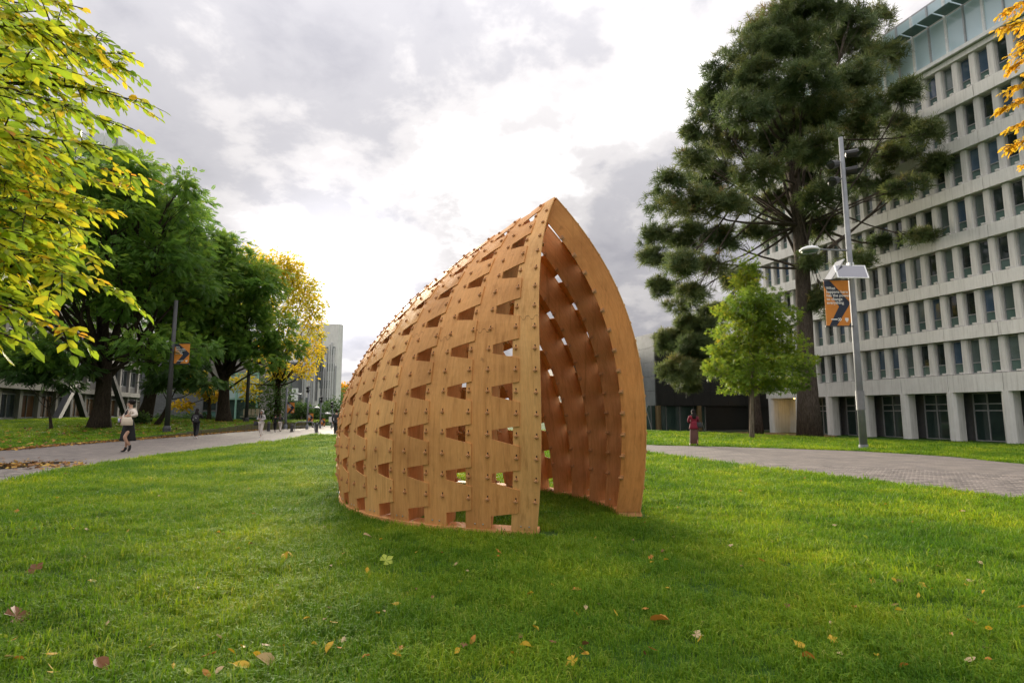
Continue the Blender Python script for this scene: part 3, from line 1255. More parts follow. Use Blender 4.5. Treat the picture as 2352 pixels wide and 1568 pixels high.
# ------------------------------------------------------------------ buildings on the left
def left_block():
    p0 = gnd(14, 979, .25)
    q0 = p0.x * RV.x + p0.y * RV.y
    t0 = p0.x * AX.x + p0.y * AX.y
    o = RV * q0
    # local x runs towards the camera, y out over the lawn
    b = empty('concrete_block', (o.x, o.y, 0), 'dark shaded concrete block with wide windows behind the left trees', 'building', rz=math.atan2(-AX.y, -AX.x))
    xs = lambda t: -t
    A, B = t0 - 16, t0 + 40
    base = .1
    mid, ln = xs((A + B) / 2), B - A
    part(b, 'core', MB().box((mid, -5.2, 6.6), (ln, 10, 13.0)), M_CONCD)
    part(b, 'plinth', MB().box((mid, .05, .45), (ln, .5, .9)), M_CONCD)
    part(b, 'band', MB().box((mid, .30, 3.65), (ln + .1, .9, .55)), M_CONCD)
    for z in (7.3, 10.9):
        part(b, 'band', MB().box((mid, .25, z), (ln + .1, .8, .5)), M_CONCD)
    k = 0
    t = A + .6
    while t < B - 3:
        part(b, 'pier', MB().box((xs(t), .12, 6.5), (.5, .5, 12.6)), M_CONCD)
        for (z0, z1, lit) in ((.95, 2.95, k % 3 != 1), (4.7, 6.7, 0), (8.3, 10.3, 0)):
            f = MB()
            x0, x1 = xs(t + 3.0), xs(t + .3)
            xm = (x0 + x1) / 2
            for z in (z0, z1):
                f.box((xm, .04, z), (x1 - x0, .14, .12))
            for x in (x0 + .05, xm, x1 - .05):
                f.box((x, .04, (z0 + z1) / 2), (.08, .13, z1 - z0))
            w = part(b, 'window', f, M_ALUD)
            for a, c in ((x0 + .1, xm - .05), (xm + .05, x1 - .1)):
                part(w, 'pane', MB().box(((a + c) / 2, .02, (z0 + z1) / 2), (c - a, .03, z1 - z0 - .1)), M_AMBER if lit else M_GLASS)
        for j in range(2):
            part(b, 'panel', MB().box((xs(t + .9 + 1.5 * j), .06, 3.95 + .38), (1.44, .1, .62)), M_CONCD)
        t += 3.3
        k += 1

    # slanting steel braces in front
    def onfac(X, Y, out):
        d = ray(X, Y)
        s_ = (q0 + out) / (d[0] * RV.x + d[1] * RV.y)
        P = Vector(d * s_) + Vector((0, 0, CAMZ))
        return Vector((-(P.x * AX.x + P.y * AX.y), out, P.z))
    for (a, c) in (((170.5, 884), (124, 972)), ((171, 886), (198, 970)), ((252, 850), (285, 948))):
        part(b, 'brace', MB().bar(onfac(*a, 1.0), onfac(*c, 1.6), .55, .5, (0, 1, 0)), M_ALUB)


M_CONCD = concrete('weathered_concrete', (.20, .19, .175), (.28, .265, .25))
M_AMBER = glass('amber_blind_glass', (.10, .05, .022), (.20, .10, .04), .12, .5)
M_ALUB = plain('brace_steel', (.035, .035, .038), .7, 0)
left_block()


def white_tower():
    # tall block whose top shows above the left trees
    D = 84.0
    l, r = at(-40, 400, D), at(264, 400, D)
    top = at(200, 306, D).z
    W = r.x - l.x
    b = empty('white_tower', (l.x, l.y, 0), 'white panelled tower with dark posts showing above the left trees', 'building')
    part(b, 'core', MB().box((W / 2, 6, top / 2 - .3), (W, 12, top - .6)), M_CONC)
    n = int(W / 2.0)
    for i in range(n):
        for j in range(6):
            z1 = top - j * 3.4
            part(b, 'panel', MB().box(((i + .5) * W / n, -.08, z1 - 1.3), (W / n - .06, .16, 2.5)), M_WHITE)
            part(b, 'pane', MB().box(((i + .5) * W / n, -.03, z1 - 3.0), (W / n - .2, .06, .8)), M_GLASS)
    for i in range(0, n + 1, 2):
        part(b, 'post', MB().box((i * W / n, -.3, top - 8), (.16, .3, 16)), M_ALUD)


white_tower()


def brick_building():
    D = 66.0
    a, c = at(318, 960, D), at(462, 960, D)
    e, g = at(528, 960, D), at(604, 960, D)
    b = empty('brick_building', (a.x, a.y, 0), 'grey brick building with teal framed glass entrance beyond the trees', 'building')
    m = Mat('grey_brick')
    tcn = m.n('ShaderNodeTexCoord')
    mp = m.n('ShaderNodeMapping')
    mp.inputs['Rotation'].default_value = (math.radians(90), 0, 0)
    m.l(tcn.outputs['Object'], mp.inputs[0])
    br = m.n('ShaderNodeTexBrick')
    for k_, v in (('Scale', 1.0), ('Brick Width', .5), ('Row Height', .17), ('Mortar Size', .012)):
        br.inputs[k_].default_value = v
    br.inputs['Color1'].default_value = (.17, .17, .19, 1)
    br.inputs['Color2'].default_value = (.23, .23, .255, 1)
    br.inputs['Mortar'].default_value = (.12, .12, .13, 1)
    m.l(mp.outputs[0], br.inputs[0])
    m.base(br.outputs[0]).set(.85)
    w = c.x - a.x
    part(b, 'wall', MB().box((w / 2, 5, 4.4), (w, 10, 9.2)), m.m)
    w2 = e.x - a.x
    part(b, 'upper_wall', MB().box(((w + w2) / 2, 5.2, 6.4), (w2 - w, 10, 5.2)), M_CONCD)
    f = MB()
    for z in (.3, 1.6, 3.75):
        f.box(((w + w2) / 2, .1, z), (w2 - w, .15, .12))
    for k_ in range(5):
        f.box((w + .05 + (w2 - w - .1) * k_ / 4, .1, 2), (.1, .16, 3.6))
    wd = part(b, 'window', f, M_ALUD)
    for k_ in range(4):
        x = w + (w2 - w) * (k_ + .5) / 4
        part(wd, 'pane', MB().box((x, .12, 2.6), ((w2 - w) / 4 - .14, .04, 2.1)), M_GLASS)
        part(wd, 'panel', MB().box((x, .12, .95), ((w2 - w) / 4 - .14, .04, 1.1)), M_TEAL)
    w3 = g.x - a.x
    ent = MB()
    for k_ in range(4):
        x = w2 + .15 + (w3 - w2 - .3) * k_ / 3
        ent.box((x, -1.5, 3.0), (.18, .18, 5.6))
    ent.box(((w2 + w3) / 2, -1.5, 5.75), (w3 - w2, .2, .16)).box(((w2 + w3) / 2, -1.5, 2.9), (w3 - w2, .17, .12))
    part(b, 'entrance_frame', ent, M_TEAL2)
    for k_ in range(3):
        x = w2 + .15 + (w3 - w2 - .3) * (k_ + .5) / 3
        for z0, z1 in ((.3, 2.8), (3.0, 5.6)):
            part(b, 'pane', MB().box((x, -1.45, (z0 + z1) / 2), ((w3 - w2 - .3) / 3 - .2, .03, z1 - z0)), M_GLASSB if z0 > 1 else M_GLASSK)
    part(b, 'entrance_wall', MB().box(((w2 + w3) / 2, 3.2, 3), (w3 - w2, 9, 6)), M_CONCD)


M_TEAL = plain('teal_panel', (.12, .26, .25), .5)
M_TEAL2 = plain('teal_frame', (.35, .62, .55), .4)
brick_building()


def grey_tower():
    D = 105.0
    l, r = at(652, 960, D), at(769, 960, D)
    top = at(769, 744, D).z
    W = r.x - l.x
    b = empty('striped_tower', (l.x, l.y, 0), 'distant pale tower clad in narrow grey and white vertical strips', 'building')
    part(b, 'core', MB().prism([(0, 0), (W, 0), (W + .45, .7), (W + .45, 1.6), (0, 1.6)], 0, top), M_CONC)
    cols = [M_STRW, M_ALU, M_STRW, M_SILVER]
    sizes = ((2.0, top - 6.0), (3.0, top - 7.5), (2.0, 7.0), (6.5, top - 9.5))
    meshes = [[MB().box((0, -.12, z0 + h / 2), (.26, .24, h)).mesh('fin', c) for c in cols] for z0, h in sizes]
    for i in range(int(W / .42)):
        x = .3 + i * .42
        if x < W * .33:
            continue
        o = link('fin', random.choice(random.choice(meshes)), b)
        o.location = (x, random.uniform(-.05, .02), random.uniform(-.6, 1.2))
    for j in range(4):
        for i in range(9):
            if random.random() < .55:
                part(b, 'pane', MB().box((W * .36 + i * W * .07, -.012, 3.4 + j * 3.1), (.7, .02, 1.4)), M_GLASS2)
    part(b, 'wing', MB().box((W * .15, -1.2, 5.2), (W * .36, 2.4, 10.4)), M_SILVER)
    for j in range(3):
        part(b, 'wing_window', MB().box((W * .16, -2.42, 3.0 + j * 2.9), (1.3, .05, 1.8)), M_GLASS2)
    part(b, 'wing_panel', MB().box((W * .27, -2.42, 4.6), (1.6, .05, 2.2)), M_WHITE)


M_STRW = plain('white_strip', (.6, .6, .6), .5)
grey_tower()


# ------------------------------------------------------------------ lamp posts, banners, street furniture
M_POLE = plain('galvanised_pole', (.21, .22, .235), .6, .15, .15, 3)
M_POLED = plain('dark_pole', (.055, .055, .055), .55, .3)
M_FLOOD = plain('black_housing', (.02, .02, .022), .4)
M_LENS = plain('flood_lens', (.05, .05, .055), .1, 0, .1, 4, 0, .8)
M_SOLAR = glass('solar_cell', (.10, .10, .14), (.12, .12, .16), .08, .8)
M_ORANGE = plain('banner_orange', (.62, .22, .03), .7, 0, .1, 2)
M_NAVY = plain('banner_navy', (.018, .026, .048), .7, 0, .1, 2)
M_PRINT = plain('banner_white_print', (.78, .76, .72), .7, 0, .03)


def text_mesh(body, size, mat):
    cu = bpy.data.curves.new('lettering', 'FONT')
    cu.body = body
    cu.size = size
    cu.space_line = .92
    cu.offset = size * .018
    o = bpy.data.objects.new('lettering', cu)
    COL.objects.link(o)
    dg = bpy.context.evaluated_depsgraph_get()
    me = bpy.data.meshes.new_from_object(o.evaluated_get(dg))
    bpy.data.objects.remove(o)
    me.materials.clear()
    me.materials.append(mat)
    return me


def flat_poly(name, poly, mat, parent, y):
    o = link(name, mesh(name, [(p[0], y, p[1]) for p in poly], [tuple(range(len(poly)))], mat), parent)
    return o


def banner(parent, x0, z0, w, h, full=True):
    """hanging banner in the local xz plane, print on its -y side; x0, z0 lower left"""
    bn = MB().box((x0 + w / 2, 0, z0 + h / 2), (w, .012, h)).build('banner', M_ORANGE, parent)
    P = lambda pts: [(x0 + a * w, z0 + (1 - b) * h) for a, b in pts]
    flat_poly('chevron', P([(0.0, 0.0), (.24, 0.0), (.98, .47), (.99, .53), (.42, 1.0), (.12, 1.0), (.55, .58), (.0, .13)][::-1]), M_NAVY, bn, -.0075)
    flat_poly('chevron', P([(1.0, .92), (1.0, 1.0), (.90, 1.0)]), M_NAVY, bn, -.0075)
    if full:
        t = link('lettering', text_mesh('What\nhappens here\nhas the power\nto change\neverything', h * .088, M_PRINT), bn)
        t.location = (x0 + w * .07, -.010, z0 + h * .80)
        t.rotation_euler = (math.radians(90), 0, 0)
        flat_poly('emblem', P([(.76, .83), (.90, .83), (.90, .88), (.83, .93), (.76, .88)][::-1]), M_PRINT, bn, -.0095)
        flat_poly('arrow_mark', P([(.20, .85), (.46, .85), (.46, .875), (.20, .875)][::-1]), M_PRINT, bn, -.0095)
        for dx in (0, .07):
            flat_poly('arrow_mark', P([(.47 + dx, .83), (.51 + dx, .83), (.56 + dx, .865), (.51 + dx, .90), (.47 + dx, .90), (.52 + dx, .865)][::-1]), M_PRINT, bn, -.0095)
    else:
        for k in range(5):
            flat_poly('print_line', P([(.1, .18 + .075 * k), (.45 + .1 * (k % 3), .18 + .075 * k), (.45 + .1 * (k % 3), .21 + .075 * k), (.1, .21 + .075 * k)][::-1]), M_PRINT, bn, -.0095)
        flat_poly('emblem', P([(.76, .83), (.90, .83), (.90, .88), (.83, .93), (.76, .88)][::-1]), M_PRINT, bn, -.0095)
    return bn


def lum_head(parent, c, r):
    """shallow domed street light head"""
    mb = MB().lathe([(r * .3, -.10 * r), (r * .96, -.12 * r), (r, 0), (r * .8, .22 * r), (r * .45, .36 * r), (r * .12, .42 * r)], c, 16)
    o = mb.build('lamp_head', M_WHITE, parent, True)
    MB().lathe([(r * .7, -.30 * r), (r * .85, -.13 * r)], c, 14).build('lens', M_GLASSG, o, True)
    return o


def flood(parent, c, d, r=.17, ln=.42):
    c, d = Vector(c), Vector(d).normalized()
    o = MB().tube([c - d * ln * .5, c - d * ln * .4, c + d * ln * .5, c + d * ln * .5], [r * .5, r * .85, r, r], 12).build('floodlight', M_FLOOD, parent)
    MB().tube([c + d * (ln * .5 + .002), c + d * (ln * .5 + .01)], r * .86, 12).build('lens', M_LENS, o)
    return o


def mast():
    b = gnd(1984, 1030)
    D = b.y
    rel = lambda X, Y, dy=0.0: at(X, Y, D) - b + Vector((0, dy, 0))
    t = empty('lamp_post', b, 'tall grey lamp post with floodlights, solar panels and an orange banner', 'lamp post')
    H = rel(1984 - 53, 316).z
    MB().tube([(0, 0, 0), (0, 0, H * .3), (0, 0, H)], [.145, .12, .085], 14).build('pole', M_POLE, t, True)
    MB().lathe([(.25, 0), (.25, .03), (.17, .05), (.16, .16)], n=14).build('base_plate', M_POLE, t)
    MB().lathe([(.155, 1.5), (.155, 2.25)], n=14).build('pole_cover', M_ALUD, t)
    for (X, Y), d in (((1956, 353), (1, -.8, -.15)), ((1915, 378), (-1, -.5, -.35)), ((1955, 392), (1, -.8, -.1)), ((1916.6, 416), (-.8, -.6, -.45))):
        p = rel(X, Y)
        MB().bar((0, 0, p.z + .1), (p.x, 0, p.z + .1), .05, .05).build('bracket', M_POLE, t)
        flood(t, p, d, .19, .46)
    p = rel(1859.5, 574)
    MB().tube([(0, 0, p.z - .02), (p.x * .5, 0, p.z + .0), (p.x + .35, 0, p.z + .03)], [.035, .033, .03], 8).build('arm', M_POLE, t)
    lum_head(t, (p.x, 0, p.z), .39)
    # solar panels
    p = rel(1946, 628)
    R = Euler((math.radians(52), math.radians(4), math.radians(-14))).to_matrix()
    o = MB().box((p.x, -.28, p.z), (1.12, .80, .04), R).build('solar_panel', M_WHITE, t)
    MB().box(Vector((p.x, -.28, p.z)) + R @ Vector((0, 0, .022)), (1.02, .70, .012), R).build('cell_sheet', M_SOLAR, o)
    p = rel(1919, 620)
    R2 = Euler((0, math.radians(-54), math.radians(6))).to_matrix()
    MB().box((p.x, .12, p.z), (1.05, .55, .04), R2).build('solar_panel', M_ALU, t)
    MB().box((.0, .0, rel(1946, 612).z), (.2, .2, .3)).build('battery_box', M_WHITE, t)
    # banner
    a, c = rel(1897, 748), rel(1951, 645)
    holder = link('banner_holder', MB().bar((0, -.05, a.z - .03), (a.x - .05, -.05, a.z - .03), .04, .04).bar((0, -.05, c.z + .03), (a.x - .05, -.05, c.z + .03), .04, .04).mesh('banner_holder', M_FLOOD), t)
    bn = banner(t, a.x, a.z, -.16 - a.x, c.z - a.z)
    bn.location = (0, -.05, 0)
    # slight turn of the banner round the pole
    MB().bar((-.11, -.05, a.z), (-.11, -.05, c.z), .03, .03).build('banner_rod', M_POLE, t)


mast()


def left_pole(X, Y, dep, top_y, label, dark, r, ban=None, arm=None, floods=(), onbank=True):
    b = at(X, Y, dep)
    b.z = float(bank_z(b.x, b.y)) if onbank else 0.0
    t = empty('lamp_post', b, label, 'lamp post', 'lamp posts along the left path')
    rel = lambda X_, Y_: at(X_, Y_, dep) - b
    H = rel(X, top_y).z
    mat = M_POLED if dark else M_POLE
    MB().tube([(0, 0, -.1), (0, 0, H)], [r, r * .7], 12).build('pole', mat, t, True)
    MB().lathe([(r * 1.5, 0), (r * 1.5, .25), (r * 1.1, .4)], n=12).build('pole_base', mat, t)
    if ban:
        a, c = rel(ban[0], ban[3]), rel(ban[2], ban[1])
        MB().bar((0, 0, a.z), (c.x, 0, a.z), .05, .05).bar((0, 0, c.z), (c.x, 0, c.z), .05, .05).build('banner_holder', M_FLOOD, t)
        banner(t, a.x, a.z + .04, c.x - a.x, c.z - a.z - .08, dark)
    if arm:
        p = rel(*arm)
        MB().tube([(0, 0, p.z), (p.x, 0, p.z + .05)], [.05, .04], 6).build('arm', mat, t)
        lum_head(t, (p.x, 0, p.z), .24)
    for (fx, fy) in floods:
        p = rel(fx, fy)
        flood(t, p, (p.x + .01, -.6, -.3), .13, .3)


left_pole(383, 986, 35.0, 690, 'dark lamp post with a shaded banner in front of the big trees', True, .15, (399, 788, 437, 836))
left_pole(565, 972, 50.0, 760, 'dark lamp post rising beside the hooded walker', True, .16)
left_pole(655, 985, 50.0, 890, 'first grey lamp post with orange banner on the far path', False, .12, (659, 922.7, 677, 949), (687, 905), onbank=False)
left_pole(705, 985.5, 49.0, 888, 'second grey lamp post with orange banner behind the bike rail', False, .085, (706.5, 948, 720, 969), (728, 936), ((708, 890), (708, 897)), onbank=False)
left_pole(735, 984, 52.0, 910, 'third grey lamp post with orange banner near the pavilion', False, .07, (736.5, 960, 747, 978), (753, 949.5), ((739, 913), (739, 920)), onbank=False)
left_pole(762, 982, 54.0, 922, 'thin grey lamp post right beside the pavilion edge', False, .05, None, None, ((763, 925), (763, 932)), onbank=False)

for (X, y0, y1, lab) in ((616.7, 967.6, 989.5, 'dark bollard at the end of the mossy wall'), (670, 973, 991.5, 'dark bollard left of the bike rail'), (727, 970, 993, 'dark bollard right of the bike rail')):
    b = gnd(X, y1)
    h = (at(X, y0, b.y) - b).z
    t = empty('bollard', b, lab, 'bollard', 'bollards across the path')
    r = .11
    MB().lathe([(r * 1.15, 0), (r * 1.15, .06), (r, .08), (r, h * .86)], n=12).build('post', M_POLED, t)
    MB().lathe([(r * 1.02, h * .865), (r * 1.02, h * .9)], n=12).build('band', M_POLE, t)
    MB().lathe([(r, h * .905), (r, h * .95), (r * .6, h)], n=12).build('cap', M_POLED, t)
a, c = gnd(677, 989.6), gnd(722, 989.6)
t = empty('bike_rail', a, 'low bent steel rail standing between two bollards', 'rail')
h = (at(700, 968, a.y) - a).z
w = c.x - a.x
MB().tube([(0, 0, 0), (0, 0, h - .25), (.08, 0, h - .08), (.28, 0, h), (w - .28, 0, h), (w - .08, 0, h - .08), (w, 0, h - .25), (w, 0, 0)], .035, 8).build('hoop', M_POLE, t)
MB().tube([(0, 0, h * .48), (w, 0, h * .48)], .025, 6).build('cross_bar', M_POLE, t)
b = bz(580, 972, 56.0)
t = empty('bench', b, 'pale slatted bench on the bank beside the hooded walker', 'bench')
M_SLAT = plain('pale_slat', (.55, .47, .36), .7)
for k in range(5):
    MB().box((-.8 + .4 * k, 0, .85), (.3, .05, .6)).build('slat', M_SLAT, t)
MB().box((0, -.3, .42), (2.0, .5, .08)).build('seat', M_SLAT, t)
for x in (-.8, .8):
    MB().box((x, -.25, .2), (.08, .45, .4)).build('leg', M_POLED, t)
b = gnd(768, 985)
t = empty('sign_board', b, 'small white notice board near the pavilion left edge', 'sign')
MB().box((-.25, 0, .82), (.5, .03, .45)).build('board', M_PRINT, t)
MB().tube([(-.25, .03, 0), (-.25, .03, .8)], .03, 6).build('post', M_POLE, t)


# ------------------------------------------------------------------ people
def skin(name, nodes, edges, root, mat, sub=2):
    """continuous surface grown round a jointed skeleton: nodes name -> (x, y, z, r[, r2])"""
    keys = list(nodes)
    idx = {k: i for i, k in enumerate(keys)}
    me = bpy.data.meshes.new(name)
    me.from_pydata([nodes[k][:3] for k in keys], [(idx[a], idx[b]) for a, b in edges], [])
    o = bpy.data.objects.new(name, me)
    COL.objects.link(o)
    md = o.modifiers.new('s', 'SKIN')
    md.use_smooth_shade = True
    md.branch_smoothing = .3
    lay = me.skin_vertices[0].data
    for k in keys:
        n = nodes[k]
        lay[idx[k]].radius = (n[3], n[4] if len(n) > 4 else n[3])
        lay[idx[k]].use_root = k == root
    s = o.modifiers.new('b', 'SUBSURF')
    s.levels = s.render_levels = sub
    dg = bpy.context.evaluated_depsgraph_get()
    out = bpy.data.meshes.new_from_object(o.evaluated_get(dg))
    bpy.data.objects.remove(o)
    out.name = name
    out.materials.clear()
    out.materials.append(mat)
    out.polygons.foreach_set('use_smooth', [True] * len(out.polygons))
    return out


def ball(c, r, n=14, m=9):
    mb = MB()
    rings = [(max(.001, math.sin(math.pi * i / m)), -math.cos(math.pi * i / m)) for i in range(m + 1)]
    mb.lathe(rings, n=n)
    mb.v = [Vector(c) + Vector((p.x * r[0], p.y * r[1], p.z * r[2])) for p in mb.v]
    return mb


def loft(rings, n=20):
    """rings of (cx, cy, z, rx, ry[, fold])"""
    mb = MB()
    for (cx, cy, z, rx, ry, *fo) in rings:
        f = fo[0] if fo else 0
        for k in range(n):
            a = 2 * math.pi * k / n
            q = 1 + f * math.sin(a * 7)
            mb.v.append(Vector((cx + rx * q * math.cos(a), cy + ry * q * math.sin(a), z)))
    for i in range(len(rings) - 1):
        for k in range(n):
            a, b = i * n + k, i * n + (k + 1) % n
            mb.f.append((a, b, b + n, a + n))
    mb.f.append(tuple(reversed(range(n))))
    mb.f.append(tuple((len(rings) - 1) * n + k for k in range(n)))
    return mb


M_SKIN = plain('skin', (.50, .29, .20), .55, 0, .06)
M_SKIN2 = plain('skin_warm', (.42, .23, .15), .55, 0, .06)
M_HAIR = plain('black_hair', (.012, .009, .008), .7, 0, .3, 30, 0, .15)
M_HAIRB = plain('brown_hair', (.07, .04, .025), .45, 0, .3, 30)
M_CREAM = plain('cream_wool', (.62, .54, .46), .85, 0, .08, 12, .3)
M_BLK = plain('black_cloth', (.008, .008, .009), .85, 0, .3, 10)
M_BAG = plain('cream_canvas', (.58, .49, .38), .8, 0, .1, 10)
M_BOOT = plain('black_leather', (.015, .015, .017), .4, 0, .2)
M_GREYC = plain('grey_fleece', (.42, .39, .38), .9, 0, .1, 10)
M_OATC = plain('oat_fleece', (.55, .49, .44), .9, 0, .1, 10)
M_REDC = plain('crimson_cloth', (.16, .004, .018), .85, 0, .2, 8)
M_BROWNC = plain('brown_cloth', (.10, .045, .035), .85, 0, .2, 8)
M_SHOE = plain('white_shoe', (.7, .7, .68), .6)
M_CUP = plain('lilac_cup', (.45, .46, .62), .5)
M_DGREY = plain('charcoal_cloth', (.03, .03, .033), .85, 0, .2)


def hand(nd, ed, wrist, tip, side, r=.011):
    """palm and five fingers from the wrist towards tip; side is the thumb's direction"""
    w, t_, s = Vector(nd[wrist][:3]), Vector(tip), Vector(side).normalized()
    d = (t_ - w)
    L = d.length
    d.normalize()
    u = d.cross(s).normalized()
    pn = wrist + '_palm'
    pc = w + d * L * .42
    nd[pn] = (*pc, .026, .018)
    ed.append((wrist, pn))
    for k, (off, ln) in enumerate(((-.030, .40), (-.010, .52), (.010, .55), (.028, .48))):
        a, b = '%s_f%da' % (wrist, k), '%s_f%db' % (wrist, k)
        p = pc + s * off + d * L * .22
        nd[a] = (*p, r * .9)
        nd[b] = (*(p + d * L * ln * .6 + u * L * .14), r * .7)
        ed += [(pn, a), (a, b)]
    a, b = wrist + '_t1', wrist + '_t2'
    nd[a] = (*(w + d * L * .25 + s * .035), r)
    nd[b] = (*(w + d * L * .5 + s * .055), r * .8)
    ed += [(wrist, a), (a, b)]


def torso(nd, ed, P):
    """P: joint name -> (x, y, z). Adds spine, limbs."""
    R = dict(pelvis=(.125, .10), waist=(.105, .085), chest=(.135, .10), neck0=(.06, .06), neck=(.048, .05), headb=(.07, .08), head=(.078, .095), crown=(.05, .06),
             shl=(.058,), ell=(.042,), wrl=(.028,), shr=(.058,), elr=(.042,), wrr=(.028,), hil=(.085,), knl=(.055,), anl=(.036,), hir=(.085,), knr=(.055,), anr=(.036,), tol=(.03,), tor=(.03,))
    for k, p in P.items():
        nd[k] = (*p, *R[k])
    ed += [('pelvis', 'waist'), ('waist', 'chest'), ('chest', 'neck0'), ('neck0', 'neck'), ('neck', 'headb'), ('headb', 'head'), ('head', 'crown')]
    for s in 'lr':
        ed += [('chest', 'sh' + s), ('sh' + s, 'el' + s), ('el' + s, 'wr' + s), ('pelvis', 'hi' + s), ('hi' + s, 'kn' + s), ('kn' + s, 'an' + s), ('an' + s, 'to' + s)]


def grow(nd, add, keys, mul=1.0):
    return {k: (*nd[k][:3], *[r * mul + add for r in nd[k][3:]]) for k in keys}


def face(face_dir, c, mat_parent):
    """nose, eyes and mouth set on a head centre"""
    f = Vector(face_dir).normalized()
    s = f.cross(Vector((0, 0, 1))).normalized()
    c = Vector(c)
    mb = MB()
    n = c + f * .094 + Vector((0, 0, -.018))
    mb.add([n + Vector((0, 0, .035)), n + s * .016 - Vector((0, 0, .012)), n - s * .016 - Vector((0, 0, .012)), n + f * .024 - Vector((0, 0, .008))], [(0, 1, 3), (0, 3, 2), (1, 2, 3)])
    o1 = mb.build('nose', M_SKIN, mat_parent)
    e = MB()
    for q in (-1, 1):
        e.box(c + f * .088 + s * .032 * q + Vector((0, 0, .008)), (.016, .016, .010))
    e.build('eyes', M_HAIR, mat_parent)
    MB().box(c + f * .090 + Vector((0, 0, -.058)), (.03, .03, .010)).build('mouth', plain('lips', (.32, .10, .09), .5), mat_parent)
    for q in (-1, 1):
        ball(c + s * .078 * q + Vector((0, 0, -.005)), (.016, .016, .026), 8, 5).build('ear', M_SKIN, mat_parent, True)


def shoe(parent, heel, toe, mat, h=.07, w=.045, up=.0):
    heel, toe = Vector(heel), Vector(toe)
    mid = heel.lerp(toe, .55)
    nd = {'a': (*heel, w * .8, h * .75), 'b': (*(mid + Vector((0, 0, -.004))), w, h * .6), 'c': (*toe, w * .75, h * .42)}
    if up:
        nd['u'] = (heel.x * .9 + toe.x * .1, heel.y * .9 + toe.y * .1, heel.z + up, w * .9, w)
    ed = [('a', 'b'), ('b', 'c')] + ([('a', 'u')] if up else [])
    return link('shoe', skin('shoe', nd, ed, 'a', mat, 2), parent)


BODY_E = ['pelvis', 'waist', 'chest', 'neck0', 'shl', 'ell', 'wrl', 'shr', 'elr', 'wrr']


def sub_edges(ed, keys):
    return [(a, b) for a, b in ed if a in keys and b in keys]


